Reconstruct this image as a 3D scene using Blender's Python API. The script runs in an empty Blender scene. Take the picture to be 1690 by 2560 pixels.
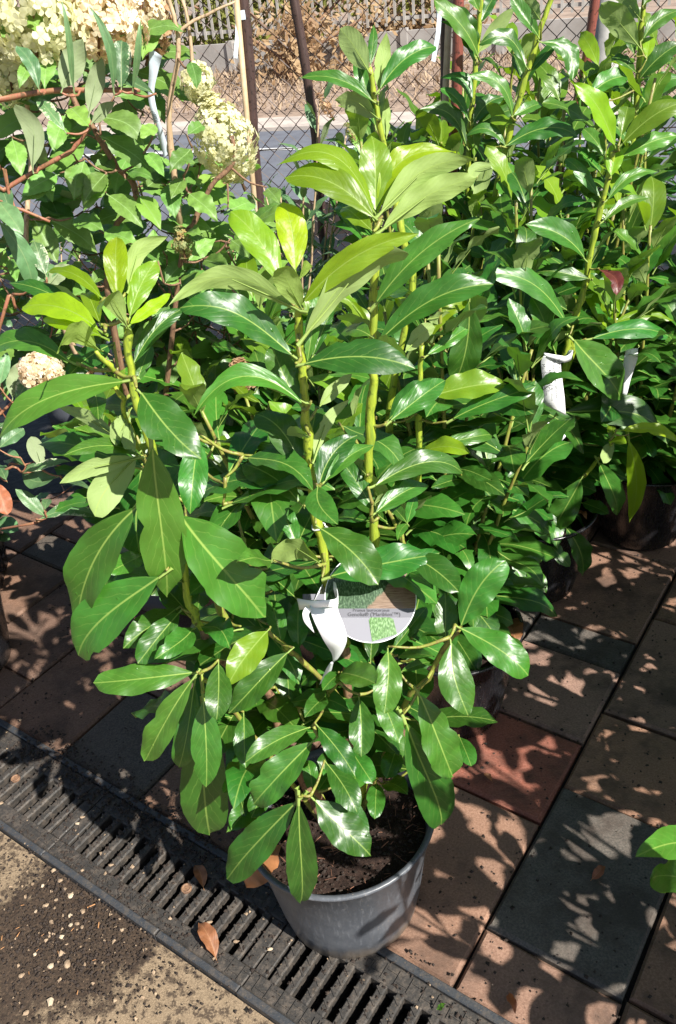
import bpy, math, random
from mathutils import Vector, Matrix, noise
R = math.radians
rnd = random.Random(7)

# ---------------------------------------------------------------- camera, sky, sun, exposure
SC = bpy.context.scene
COL = SC.collection
PW, PH, PF = 1690.0, 2560.0, 2137.0          # photograph size and focal length in its pixels
CAM_H, PITCH, ROLL = 1.5, R(33.7), R(-6.2)
FWD = Vector((0, math.cos(PITCH), -math.sin(PITCH)))
_r = Vector((1, 0, 0)); _u = _r.cross(FWD)
RGT = math.cos(ROLL) * _r + math.sin(ROLL) * _u
UPV = -math.sin(ROLL) * _r + math.cos(ROLL) * _u
EYE = Vector((0, 0, CAM_H))
cam = bpy.data.cameras.new('camera'); cam.sensor_fit = 'VERTICAL'; cam.sensor_height = 24
cam.lens = 24 * PF / PH; cam.clip_start = 0.05; cam.clip_end = 400
camo = bpy.data.objects.new('camera', cam); COL.objects.link(camo)
mw = Matrix((RGT, UPV, -FWD)).transposed().to_4x4(); mw.translation = EYE; camo.matrix_world = mw
SC.camera = camo

SUN_AZ = Vector((0.676, -0.737, 0)).normalized()   # horizontal direction towards the sun
SUN_EL = R(44)
world = bpy.data.worlds.new('World'); SC.world = world; world.use_nodes = True
wn = world.node_tree; wn.nodes.clear()
sky = wn.nodes.new('ShaderNodeTexSky'); sky.sky_type = 'NISHITA'; sky.sun_disc = False
sky.sun_elevation = SUN_EL; sky.sun_rotation = math.atan2(SUN_AZ.x, SUN_AZ.y)
bg = wn.nodes.new('ShaderNodeBackground'); bg.inputs[1].default_value = 0.06
wo = wn.nodes.new('ShaderNodeOutputWorld')
wn.links.new(sky.outputs[0], bg.inputs[0]); wn.links.new(bg.outputs[0], wo.inputs[0])
sl = bpy.data.lights.new('sun', 'SUN'); sl.energy = 5.0; sl.angle = R(0.53); sl.color = (1.0, 0.955, 0.88)
slo = bpy.data.objects.new('sun', sl); COL.objects.link(slo)
sdir = SUN_AZ * math.cos(SUN_EL) + Vector((0, 0, math.sin(SUN_EL)))
slo.rotation_euler = sdir.to_track_quat('Z', 'Y').to_euler()
slo.location = sdir * 20
SC.view_settings.view_transform = 'Standard'; SC.view_settings.look = 'None'
SC.view_settings.exposure = 0.97; SC.view_settings.gamma = 1.0
SC.view_settings.use_curve_mapping = False
SC.cycles.max_bounces = 6; SC.cycles.transparent_max_bounces = 4

# ---------------------------------------------------------------- pixel -> place helpers
def ray(x, y): return (FWD * PF + RGT * (x - PW / 2) - UPV * (y - PH / 2)) / PF
def at(x, y, Y):                      # point of the pixel's ray on the upright plane at distance Y
    d = ray(x, y); return EYE + d * (Y / d.y)
def gnd(x, y, z=0.0):
    d = ray(x, y); return EYE + d * ((z - CAM_H) / d.z)
def depth(p): return (p - EYE).dot(FWD)
def proj(p):
    v = p - EYE; k = PF / v.dot(FWD)
    return (PW / 2 + v.dot(RGT) * k, PH / 2 - v.dot(UPV) * k)
CROPS = {'P': (0, 560, .38265), 'Q': (550, 350, .44643), 'R': (150, 1050, .38265), 'S': (650, 950, .44643),
         'U': (200, 1500, .38265), 'V': (700, 1500, .41454), 'W': (560, 1900, .38265), 'A': (0, 0, .31888),
         'B': (0, 400, .44643), 'D': (0, 850, .2551), 'E': (950, 350, .47194), 'F': (1050, 0, .40816),
         'G': (400, 0, .44643), 'H': (1250, 1150, .28061), 'L': (1290, 840, .2551), 'C': (0, 800, .5421),
         'X': (840, 1650, .5421), 'Y': (0, 1650, .5421), 'Z': (0, 0, 1.0)}
def cp(c, x, y):
    ox, oy, s = CROPS[c]; return ox + x * s, oy + y * s
TH = R(-37.5)                                   # the paving's own axes
E1 = Vector((math.cos(TH), math.sin(TH), 0)); E2 = Vector((-math.sin(TH), math.cos(TH), 0))
def pav(a, b, z=0.0): return E1 * a + E2 * b + Vector((0, 0, z))

# ---------------------------------------------------------------- object helpers
def tag(o, label=None, cat=None, group=None, kind=None):
    if label: o['label'] = label
    if cat: o['category'] = cat
    if group: o['group'] = group
    if kind: o['kind'] = kind
    return o
def empty(name, loc, label, cat, group=None):
    o = bpy.data.objects.new(name, None); COL.objects.link(o); o.location = loc; o.empty_display_size = .05
    return tag(o, label, cat, group)
def link(name, me, parent=None, matrix=None, color=None):
    o = bpy.data.objects.new(name, me); COL.objects.link(o)
    if matrix is not None: o.matrix_world = matrix
    if parent is not None:
        o.parent = parent
        o.matrix_parent_inverse = WORLD_OF(parent).inverted()
    if color: o.color = color
    return o
def WORLD_OF(o):
    m = Matrix.LocRotScale(o.location, o.rotation_euler, o.scale)
    if o.parent: m = WORLD_OF(o.parent) @ o.matrix_parent_inverse @ m
    return m
class MB:
    def __init__(s): s.v = []; s.f = []; s.uv = []
    def add(s, vs, fs):
        n = len(s.v); s.v += [tuple(v) for v in vs]; s.f += [tuple(i + n for i in f) for f in fs]
    def box(s, c, ax, ay, az, hx, hy, hz):
        c = Vector(c); vs = [c + ax * (hx * i) + ay * (hy * j) + az * (hz * k) for i in (-1, 1) for j in (-1, 1) for k in (-1, 1)]
        s.add(vs, [(0, 1, 3, 2), (4, 6, 7, 5), (0, 4, 5, 1), (2, 3, 7, 6), (0, 2, 6, 4), (1, 5, 7, 3)])
    def tube(s, pts, rad, n=6, cap=True):
        pts = [Vector(p) for p in pts]; k = len(pts); vs = []; prev = None
        for i, p in enumerate(pts):
            d = (pts[min(i + 1, k - 1)] - pts[max(i - 1, 0)]).normalized()
            a = prev if prev is not None else (Vector((0, 0, 1)) if abs(d.z) < .9 else Vector((1, 0, 0)))
            x = (a - d * a.dot(d))
            if x.length < 1e-6: x = d.orthogonal()
            x.normalize(); y = d.cross(x); prev = x
            r = rad[i] if isinstance(rad, (list, tuple)) else rad
            for j in range(n):
                t = 2 * math.pi * j / n; vs.append(p + x * (r * math.cos(t)) + y * (r * math.sin(t)))
        fs = [(i * n + j, i * n + (j + 1) % n, (i + 1) * n + (j + 1) % n, (i + 1) * n + j) for i in range(k - 1) for j in range(n)]
        if cap: fs += [tuple(range(n))[::-1], tuple(range((k - 1) * n, k * n))]
        s.add(vs, fs)
    def lathe(s, prof, n=40, sx=1.0, sy=1.0, wob=None, close=False):
        vs = []
        for r, z in prof:
            for j in range(n):
                t = 2 * math.pi * j / n; q = r * (1 + (wob(t, z) if wob else 0))
                vs.append((q * math.cos(t) * sx, q * math.sin(t) * sy, z))
        fs = [(i * n + j, i * n + (j + 1) % n, (i + 1) * n + (j + 1) % n, (i + 1) * n + j) for i in range(len(prof) - 1) for j in range(n)]
        if close: fs.append(tuple(range((len(prof) - 1) * n, len(prof) * n)))
        s.add(vs, fs)
    def mesh(s, name, mat, smooth=False):
        me = bpy.data.meshes.new(name); me.from_pydata(s.v, [], s.f)
        if s.uv:
            u = me.uv_layers.new(name='UVMap')
            for l in me.loops: u.data[l.index].uv = s.uv[l.vertex_index]
        if mat: me.materials.append(mat)
        if smooth: me.polygons.foreach_set('use_smooth', [True] * len(me.polygons))
        me.update(); return me
    def build(s, name, mat, parent=None, smooth=False, matrix=None, color=None):
        return link(name, s.mesh(name, mat, smooth), parent, matrix, color)
def smooth_path(pts, k=4):
    pts = [Vector(p) for p in pts]
    if len(pts) < 3: return [pts[0].lerp(pts[-1], i / (k + 1)) for i in range(k + 2)]
    P = [pts[0] * 2 - pts[1]] + pts + [pts[-1] * 2 - pts[-2]]; out = []
    for i in range(1, len(P) - 2):
        a, b, c, d = P[i - 1:i + 3]
        for j in range(k):
            t = j / k; out.append(.5 * ((2 * b) + (c - a) * t + (2 * a - 5 * b + 4 * c - d) * t * t + (3 * b - a - 3 * c + d) * t ** 3))
    return out + [pts[-1]]

# ---------------------------------------------------------------- materials
class NT:
    def __init__(s, name):
        s.m = bpy.data.materials.new(name); s.m.use_nodes = True; s.t = s.m.node_tree; s.t.nodes.clear()
        s.out = s.t.nodes.new('ShaderNodeOutputMaterial')
    def n(s, typ, ins=None, **kw):
        nd = s.t.nodes.new('ShaderNode' + typ)
        for k, v in kw.items(): setattr(nd, k, v)
        for k, v in (ins or {}).items():
            sock = nd.inputs[k]
            if isinstance(v, bpy.types.NodeSocket): s.t.links.new(v, sock)
            else:
                if isinstance(v, (tuple, list)) and len(v) == 3 and sock.type == 'RGBA': v = (*v, 1)
                sock.default_value = v
        return nd
    def math(s, op, a, b=0.0, c=0.0, clamp=False):
        nd = s.n('Math', {0: a, 1: b, 2: c}, operation=op, use_clamp=clamp); return nd.outputs[0]
    def mix(s, f, a, b, typ='MIX'):
        nd = s.n('Mix', data_type='RGBA', blend_type=typ)
        for i, v in ((0, f), (6, a), (7, b)):
            if isinstance(v, bpy.types.NodeSocket): s.t.links.new(v, nd.inputs[i])
            else: nd.inputs[i].default_value = (*v, 1) if isinstance(v, tuple) and len(v) == 3 else v
        return nd.outputs[2]
    def ramp(s, f, stops):
        nd = s.n('ValToRGB', {0: f}); e = nd.color_ramp.elements
        while len(e) < len(stops): e.new(.5)
        for el, (p, c) in zip(e, stops): el.position = p; el.color = (*c, 1) if len(c) == 3 else c
        return nd.outputs[0]
    def noise(s, scale, detail=4, vec=None, rough=.55, out=0):
        ins = {'Scale': scale, 'Detail': detail, 'Roughness': rough}
        if vec is not None: ins['Vector'] = vec
        return s.n('TexNoise', ins).outputs[out]
    def voro(s, scale, vec=None, out='Distance', feature='F1', rnd_=1.0):
        ins = {'Scale': scale, 'Randomness': rnd_}
        if vec is not None: ins['Vector'] = vec
        return s.n('TexVoronoi', ins, feature=feature).outputs[out]
    def obj(s): return s.n('TexCoord').outputs['Object']
    def geo(s): return s.n('NewGeometry').outputs['Position']
    def bump(s, h, strength=.3, dist=.01):
        return s.n('Bump', {'Strength': strength, 'Distance': dist, 'Height': h}).outputs[0]
    def bsdf(s, col, rough=.6, bump=None, spec=.5, metal=0.0, **kw):
        ins = {'Base Color': col, 'Roughness': rough, 'Specular IOR Level': spec, 'Metallic': metal}
        if bump is not None: ins['Normal'] = bump
        ins.update(kw); return s.n('BsdfPrincipled', ins).outputs[0]
    def done(s, sh): s.t.links.new(sh, s.out.inputs[0]); return s.m
    def smooth(s, x, a, b): return s.n('MapRange', {0: x, 1: a, 2: b, 3: 0.0, 4: 1.0}, interpolation_type='SMOOTHSTEP').outputs[0]

def leaf_material(name, dark, young, back, rib, trans_d, trans_y, rough, veins=8.0, varieg=None, drops=True, vein_str=.24, tmix=.2, slope=.36):
    m = NT(name)
    uv = m.n('UVMap').outputs[0]
    sp = m.n('SeparateXYZ', {0: uv}); u, v = sp.outputs[0], sp.outputs[1]
    oi = m.n('ObjectInfo'); oc = m.n('SeparateColor', {0: oi.outputs['Color']})
    yg, rn = oc.outputs[0], oc.outputs[1]
    au = m.math('ABSOLUTE', m.math('MULTIPLY_ADD', u, 2.0, -1.0))
    w = m.math('MULTIPLY', m.math('SUBTRACT', v, m.math('MULTIPLY', m.math('POWER', au, 1.25), slope)), veins)
    off = m.n('CombineXYZ', {0: m.math('MULTIPLY', oi.outputs['Random'], 37.0), 1: m.math('MULTIPLY', rn, 21.0)})
    nv = m.n('VectorMath', {0: m.n('VectorMath', {0: uv, 1: (3.0, 8.0, 1.0)}, operation='MULTIPLY').outputs[0], 1: off.outputs[0]}, operation='ADD').outputs[0]
    wob = m.noise(1.6, 3, nv)
    w = m.math('ADD', w, m.math('MULTIPLY', wob, .8))
    fr = m.math('ABSOLUTE', m.math('SUBTRACT', m.math('FRACT', w), .5))
    vein = m.math('MULTIPLY', m.math('SUBTRACT', 1.0, m.smooth(fr, 0.0, .05)), m.smooth(au, .95, .35))
    mid = m.math('MULTIPLY', m.math('SUBTRACT', 1.0, m.smooth(au, .015, .055)), m.math('SUBTRACT', .82, m.math('MULTIPLY', v, .45)))
    mott = m.noise(1.0, 5, nv)
    base = m.mix(yg, dark, young)
    base = m.mix(m.math('MULTIPLY', m.smooth(mott, .35, .75), .7), base, m.mix(yg, tuple(c * 1.55 for c in dark), tuple(c * .72 for c in young)))
    hv = m.n('HueSaturation', {'Hue': m.math('MULTIPLY_ADD', rn, .03, .485), 'Saturation': 1.0, 'Value': m.math('MULTIPLY_ADD', oc.outputs[2], .7, .6), 'Color': base}).outputs[0]
    if varieg:
        vn = m.noise(2.2, 3, nv)
        pat = m.smooth(m.math('ADD', au, m.math('MULTIPLY', m.math('SUBTRACT', vn, .5), 2.2)), .62, .86)
        hv = m.mix(pat, hv, varieg)
    top = m.mix(m.math('MULTIPLY', vein, vein_str), hv, rib)
    edge = m.smooth(au, .93, 1.0)
    top = m.mix(mid, top, rib)
    sp_ = m.voro(7.0, nv, 'Distance'); blot = m.math('MULTIPLY', m.math('SUBTRACT', 1.0, m.smooth(sp_, .06, .12)), m.smooth(m.noise(.8, 2, nv), .55, .62))
    top = m.mix(m.math('MULTIPLY', blot, .7), top, (.09, .055, .02))
    bk = m.mix(m.math('MULTIPLY', yg, .45), back, tuple(c * 1.1 for c in young))
    bk = m.mix(m.math('MULTIPLY', vein, .3), bk, tuple(c * .75 for c in back))
    bk = m.mix(mid, bk, rib)
    gn = m.n('NewGeometry'); bf = gn.outputs['Backfacing']
    col = m.mix(bf, top, bk)
    quilt = m.math('ABSOLUTE', m.math('SUBTRACT', m.math('FRACT', w), .5))
    h = m.math('ADD', m.math('MULTIPLY', m.math('MINIMUM', quilt, .3), 1.1), m.math('MULTIPLY', m.noise(.7, 2, nv), 2.6))
    h = m.math('SUBTRACT', h, m.math('MULTIPLY', mid, .35))
    rg = m.math('MULTIPLY_ADD', m.noise(1.1, 4, nv), .16, rough - .08)
    if drops:
        dv = m.n('VectorMath', {0: uv, 1: (5.5, 14.0, 1.0)}, operation='MULTIPLY').outputs[0]
        dv = m.n('VectorMath', {0: dv, 1: off.outputs[0]}, operation='ADD').outputs[0]
        dvn = m.n('TexVoronoi', {'Vector': dv, 'Scale': 1.0, 'Randomness': 1.0}, feature='F1')
        gate = m.n('SeparateColor', {0: dvn.outputs['Color']}).outputs[0]
        rad = m.math('MULTIPLY', m.math('SUBTRACT', gate, .42), .42)
        drop = m.smooth(m.math('DIVIDE', dvn.outputs['Distance'], m.math('MAXIMUM', rad, .001)), 1.0, .35)
        drop = m.math('MULTIPLY', drop, m.math('GREATER_THAN', gate, .48))
        drop = m.math('MULTIPLY', drop, m.smooth(m.noise(.45, 1, nv), .42, .6))
        h = m.math('ADD', h, m.math('MULTIPLY', drop, 3.0))
        rg = m.math('MULTIPLY', rg, m.math('SUBTRACT', 1.0, m.math('MULTIPLY', drop, .75)))
    rg = m.math('ADD', rg, m.math('MULTIPLY', bf, .3), clamp=True)
    bp = m.n('Bump', {'Strength': .3, 'Distance': .0010, 'Height': h}).outputs[0]
    pr = m.bsdf(col, rg, bp, spec=.5)
    tr = m.n('BsdfTranslucent', {'Color': m.mix(m.math('MULTIPLY', vein, .4), m.mix(yg, trans_d, trans_y), m.mix(yg, tuple(c * .6 for c in trans_d), tuple(c * .8 for c in trans_y))), 'Normal': bp}).outputs[0]
    ms = m.n('MixShader', {0: m.math('MULTIPLY_ADD', yg, .36, tmix), 1: pr, 2: tr}).outputs[0]
    return m.done(ms)

MAT = {}
MAT['laurel'] = leaf_material('laurel_leaf', (.030, .114, .014), (.38, .58, .012), (.27, .37, .125), (.33, .46, .10), (.12, .32, .014), (.66, .9, .01), .36)
MAT['hydrangea'] = leaf_material('hydrangea_leaf', (.125, .25, .045), (.30, .48, .06), (.24, .33, .15), (.27, .42, .15), (.15, .36, .04), (.36, .6, .04), .5, veins=7, drops=False, vein_str=.45, slope=.5)
MAT['varieg'] = leaf_material('variegated_leaf', (.085, .18, .068), (.2, .3, .1), (.28, .33, .18), (.36, .42, .20), (.16, .3, .06), (.4, .5, .1), .42, veins=9, varieg=(.52, .55, .36), drops=False, vein_str=.25)
MAT['plain_grey'] = leaf_material('grey_green_leaf', (.095, .20, .08), (.2, .3, .1), (.25, .31, .16), (.25, .34, .14), (.16, .3, .06), (.4, .5, .1), .42, veins=9, drops=False, vein_str=.25)
MAT['dead'] = leaf_material('dry_leaf', (.30, .12, .05), (.36, .2, .08), (.26, .13, .07), (.42, .22, .1), (.5, .2, .05), (.5, .3, .08), .55, drops=False)
MAT['redleaf'] = leaf_material('red_curled_leaf', (.10, .026, .020), (.2, .06, .03), (.14, .05, .035), (.3, .1, .06), (.4, .06, .03), (.4, .1, .04), .4, drops=False)

def stem_material(name, a, b, rough=.45):
    m = NT(name); p = m.obj()
    st = m.n('Mapping', {'Vector': p, 'Scale': (260, 260, 22)}).outputs[0]
    f = m.noise(1, 5, st); c = m.mix(m.smooth(f, .3, .7), a, b)
    c = m.mix(m.smooth(m.noise(90, 3, p), .56, .68), c, tuple(.5 * x for x in b))
    return m.done(m.bsdf(c, rough, m.bump(f, .35, .002)))
MAT['stem'] = stem_material('laurel_stem', (.36, .44, .035), (.19, .27, .03))
MAT['stem_mid'] = stem_material('laurel_stem_lower', (.24, .31, .04), (.22, .17, .055))
MAT['bark'] = stem_material('brown_bark', (.27, .155, .085), (.16, .085, .05), .75)
MAT['redstem'] = stem_material('red_twig', (.34, .12, .075), (.27, .15, .07), .5)
MAT['twig_tan'] = stem_material('dry_twig', (.52, .38, .24), (.40, .27, .16), .7)
MAT['trunk'] = stem_material('young_trunk', (.075, .042, .036), (.05, .03, .027), .45)
MAT['redtrunk'] = stem_material('red_trunk', (.26, .07, .05), (.15, .05, .04), .4)

def plastic(name, c, scuff, rough=.42, mud=.75):
    m = NT(name); p = m.obj()
    st = m.n('Mapping', {'Vector': p, 'Scale': (60, 60, 9)}).outputs[0]
    sc = m.smooth(m.noise(3, 6, st, .75), .5, .66); du = m.smooth(m.noise(14, 5, p), .45, .8)
    z = m.n('SeparateXYZ', {0: p}).outputs[2]
    low = m.smooth(m.math('ADD', z, m.math('MULTIPLY', m.noise(30, 4, p), .05)), .075, .02)
    col = m.mix(m.math('MULTIPLY', sc, .28), c, scuff); col = m.mix(m.math('MULTIPLY', du, .35), col, scuff)
    col = m.mix(m.math('MULTIPLY', low, mud), col, (.25, .19, .13))
    spk = m.math('SUBTRACT', 1.0, m.smooth(m.voro(150, p), .1, .22)); spk = m.math('MULTIPLY', spk, m.smooth(m.noise(25, 3, p), .5, .65))
    col = m.mix(m.math('MULTIPLY', spk, .6), col, (.33, .28, .22))
    return m.done(m.bsdf(col, m.math('MULTIPLY_ADD', sc, .2, rough - .05), m.bump(m.noise(120, 4, p), .12, .002), spec=.5))
MAT['pot'] = plastic('grey_pot_plastic', (.075, .082, .095), (.21, .22, .24))
MAT['blackpot'] = plastic('black_pot_plastic', (.010, .010, .012), (.035, .035, .04), .3, .06)
MAT['greypot'] = plastic('light_grey_plastic', (.11, .12, .14), (.2, .2, .22))

def soil_mat():
    m = NT('potting_soil'); p = m.geo()
    f = m.noise(160, 6, p, .75); c = m.ramp(f, [(.3, (.010, .006, .005)), (.55, (.040, .023, .017)), (.75, (.10, .058, .042))])
    c = m.mix(m.smooth(m.noise(420, 2, p), .70, .74), c, (.22, .13, .08))
    return m.done(m.bsdf(c, .85, m.bump(m.noise(240, 6, p, .8), .9, .006), spec=.25))
MAT['soil'] = soil_mat()

def paver_mat():
    m = NT('concrete_paver'); oi = m.n('ObjectInfo'); p = m.geo()
    base = oi.outputs['Color']
    g1 = m.noise(230, 3, p, .8); g2 = m.noise(9, 5, p); g3 = m.noise(40, 5, p, .7)
    c = m.mix(m.smooth(g1, .35, .68), m.mix(.3, base, (.03, .024, .02)), m.mix(.13, base, (.55, .42, .34)))
    c = m.mix(m.math('MULTIPLY', m.smooth(g2, .42, .75), .38), c, (.10, .075, .06))
    spots = m.math('SUBTRACT', 1.0, m.smooth(m.math('ADD', m.voro(55, p), m.math('MULTIPLY', m.noise(150, 3, p), .22)), .2, .27))
    spots = m.math('MULTIPLY', spots, m.smooth(m.noise(13, 4, p), .45, .56))
    c = m.mix(m.math('MULTIPLY', spots, .9), c, (.012, .01, .009))
    dirt = m.smooth(m.noise(3.6, 9, p, .76), .47, .62)
    c = m.mix(m.math('MULTIPLY', dirt, .62), c, (.045, .031, .024))
    return m.done(m.bsdf(c, m.math('MULTIPLY_ADD', g3, .3, .55), m.bump(m.math('ADD', g1, m.math('MULTIPLY', g3, .6)), .5, .002), spec=.35))
MAT['paver'] = paver_mat()

def dirt_mat():
    m = NT('joint_dirt'); p = m.geo()
    c = m.ramp(m.noise(120, 5, p), [(.3, (.008, .006, .005)), (.7, (.035, .026, .02))])
    return m.done(m.bsdf(c, .9, m.bump(m.noise(200, 5, p), .8, .004), spec=.2))
MAT['dirt'] = dirt_mat()

def tan_mat():
    m = NT('tan_concrete'); p = m.geo()
    g = m.noise(260, 4, p, .8); c = m.ramp(g, [(.3, (.15, .108, .068)), (.55, (.27, .198, .125)), (.75, (.39, .30, .2))])
    fl = m.smooth(m.noise(60, 6, p, .75), .50, .58); c = m.mix(m.math('MULTIPLY', fl, .85), c, (.045, .03, .02))
    x = m.n('SeparateXYZ', {0: p}); g0 = gnd(170, 2330)
    dx = m.math('SUBTRACT', x.outputs[0], g0.x); dy = m.math('SUBTRACT', x.outputs[1], g0.y)
    a = m.math('MULTIPLY_ADD', dx, math.cos(.5), m.math('MULTIPLY', dy, math.sin(.5))); b = m.math('MULTIPLY_ADD', dx, -math.sin(.5), m.math('MULTIPLY', dy, math.cos(.5)))
    dd = m.math('ADD', m.math('POWER', m.math('DIVIDE', a, .30), 2.0), m.math('POWER', m.math('DIVIDE', b, .16), 2.0))
    dd = m.math('ADD', m.math('SQRT', dd), m.math('MULTIPLY', m.math('SUBTRACT', m.noise(13, 8, p, .78), .5), 2.7))
    pat = m.math('SUBTRACT', 1.0, m.smooth(dd, .8, 1.15))
    soilc = m.ramp(m.noise(190, 5, p, .75), [(.3, (.010, .007, .005)), (.55, (.045, .028, .018)), (.72, (.14, .09, .055))])
    c = m.mix(m.math('MULTIPLY', pat, .93), c, soilc)
    wet = m.math('MULTIPLY', m.smooth(m.noise(28, 4, p), .62, .7), pat)
    rg = m.math('SUBTRACT', .8, m.math('MULTIPLY', wet, .6))
    return m.done(m.bsdf(c, rg, m.bump(m.math('ADD', g, m.math('MULTIPLY', m.noise(60, 5, p), m.math('MULTIPLY_ADD', pat, 2.0, .3))), .6, .003), spec=.4))
MAT['tan'] = tan_mat()

def rubber_mat(name='black_grate', c0=(.034, .031, .028), c1=(.095, .078, .063)):
    m = NT(name); p = m.geo()
    g = m.noise(70, 6, p, .7); c = m.mix(m.smooth(g, .42, .7), c0, c1)
    wt = m.smooth(m.noise(48, 3, p), .63, .70)
    c = m.mix(m.math('MULTIPLY', m.smooth(m.noise(300, 3, p), .62, .7), .5), c, (.16, .12, .08))
    rg = m.math('SUBTRACT', .62, m.math('MULTIPLY', wt, .42))
    return m.done(m.bsdf(c, rg, m.bump(m.noise(240, 5, p), .5, .002), spec=.5))
MAT['grate'] = rubber_mat(); MAT['rim'] = rubber_mat('grate_rim', (.036, .040, .046), (.085, .072, .06))
def simple(name, c, rough=.6, c2=None, scale=20, bump=.2, dist=.003, spec=.4):
    m = NT(name); p = m.geo(); g = m.noise(scale, 5, p, .65)
    col = m.mix(m.smooth(g, .35, .7), c, c2 or tuple(x * .6 for x in c))
    return m.done(m.bsdf(col, rough, m.bump(g, bump, dist), spec=spec))
MAT['white'] = simple('white_plastic_tag', (.82, .83, .84), .4, (.76, .77, .79), 30, .03)
MAT['black'] = simple('black_print', (.02, .02, .025), .6)
MAT['greyprint'] = simple('grey_print', (.20, .21, .23), .6)
MAT['wire'] = simple('dark_fence_wire', (.030, .022, .020), .55, (.07, .035, .022), 60)
MAT['stone'] = simple('pale_gravel', (.56, .46, .33), .8, (.36, .27, .18), 90, .6)
MAT['stone2'] = simple('brown_gravel', (.36, .26, .17), .8, (.2, .14, .09), 90, .6)
MAT['chip'] = simple('wood_chip', (.50, .25, .10), .75, (.30, .14, .06), 120, .4)
MAT['seed'] = simple('yellow_seed', (.62, .50, .20), .6, (.5, .36, .12), 90)
MAT['crumb'] = simple('soil_crumb', (.022, .015, .012), .8, (.05, .034, .024), 200, .5)
MAT['asphalt'] = simple('road_asphalt', (.135, .145, .170), .85, (.105, .11, .13), 6, .2)
MAT['paint'] = simple('white_road_paint', (.72, .72, .70), .7, (.55, .55, .54), 8)
MAT['kerb'] = simple('pale_kerb_stone', (.50, .43, .37), .85, (.33, .29, .26), 5)
MAT['verge'] = simple('dry_verge', (.34, .255, .195), .95, (.2, .145, .11), 1.8, .8, .05)
MAT['straw'] = simple('dry_grass_blade', (.38, .28, .185), .8, (.24, .165, .105), 2)
MAT['wall'] = simple('retaining_wall_concrete', (.37, .35, .33), .9, (.28, .26, .24), 2.5)
MAT['picket'] = simple('white_painted_metal', (.42, .40, .37), .6, (.32, .30, .27), 3)
MAT['boards'] = simple('weathered_boards', (.42, .32, .24), .85, (.33, .24, .18), 5)
MAT['concpost'] = simple('concrete_post', (.44, .42, .40), .85, (.30, .29, .28), 14, .5)
MAT['stake'] = simple('bamboo_stake', (.55, .42, .26), .6, (.42, .3, .17), 20)
MAT['tie'] = simple('pale_blue_tie', (.55, .62, .68), .35, (.48, .55, .62), 8)
MAT['weedmat'] = simple('black_weed_mat', (.010, .011, .014), .5, (.02, .018, .016), 22, .5, .01)
MAT['brick'] = simple('red_brick', (.40, .12, .075), .85, (.28, .085, .055), 40, .4)
MAT['rustymulch'] = simple('bark_mulch', (.26, .12, .07), .9, (.12, .06, .04), 40, .6)
def floret_mat(name, a, b, tr):
    m = NT(name); p = m.geo(); g = m.noise(55, 3, p)
    col = m.mix(m.smooth(g, .35, .68), a, b)
    pr = m.bsdf(col, .7, None, spec=.2); t = m.n('BsdfTranslucent', {'Color': tr}).outputs[0]
    return m.done(m.n('MixShader', {0: .35, 1: pr, 2: t}).outputs[0])
MAT['cream'] = floret_mat('cream_floret', (.80, .79, .55), (.72, .68, .38), (.8, .8, .42))
MAT['beige'] = floret_mat('beige_floret', (.92, .84, .64), (.72, .52, .32), (.85, .7, .42))
MAT['brownfl'] = floret_mat('dry_floret', (.62, .42, .24), (.38, .22, .12), (.5, .3, .15))
MAT['bud'] = floret_mat('flower_bud', (.36, .42, .18), (.42, .24, .09), (.3, .35, .1))
def far_leaf(name, a, b):
    m = NT(name); oi = m.n('NewGeometry'); p = oi.outputs['Position']
    col = m.mix(m.smooth(m.noise(2.5, 4, p), .38, .62), a, b)
    pr = m.bsdf(col, .6, None, spec=.3); t = m.n('BsdfTranslucent', {'Color': tuple(min(1, x * 1.6) for x in a)}).outputs[0]
    return m.done(m.n('MixShader', {0: .3, 1: pr, 2: t}).outputs[0])
MAT['farleaf'] = far_leaf('olive_far_foliage', (.24, .25, .05), (.12, .13, .035))
MAT['farlitter'] = far_leaf('dry_far_foliage', (.42, .30, .17), (.24, .15, .08))

# ---------------------------------------------------------------- the setting
def sheet(name, pts, mat, z=None):
    b = MB(); b.add(pts, [tuple(range(len(pts)))]); o = b.build(name, mat); return tag(o, kind='structure')
sheet('ground', [(-150, -60, -.12), (150, -60, -.12), (150, 250, -.12), (-150, 250, -.12)], MAT['verge'])

paving = MB()
paving.add([pav(-4, .66, -.018), pav(3.4, .66, -.018), pav(3.4, 5.0, -.018), pav(-4, 5.0, -.018)], [(0, 1, 2, 3)])
paving_o = tag(paving.build('paving', MAT['dirt']), kind='structure')
PAV_MESH = {}
def paver_mesh(w, l, j):
    key = (round(w, 2), round(l, 2), j)
    if key not in PAV_MESH:
        r = random.Random(j * 17 + int(l * 100)); b = MB(); hw, hl = w / 2 - .003, l / 2 - .003
        ring = []
        for ins, z in ((.006, 0.0), (0.0, -.006), (0.0, -.03)):
            ring += [Vector((sx * (hw - ins) + r.uniform(-.0015, .0015), sy * (hl - ins) + r.uniform(-.0015, .0015), z)) for sx, sy in ((-1, -1), (1, -1), (1, 1), (-1, 1))]
        b.add(ring, [(0, 1, 2, 3)] + [(4 + k, 4 + (k + 1) % 4, (k + 1) % 4, k) for k in range(4)] + [(8 + k, 8 + (k + 1) % 4, 4 + (k + 1) % 4, 4 + k) for k in range(4)])
        PAV_MESH[key] = b.mesh('paver', MAT['paver'])
    return PAV_MESH[key]
BROWN, RED, GREY = (.31, .172, .115), (.34, .10, .06), (.12, .108, .09)
prng = random.Random(3)
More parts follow.
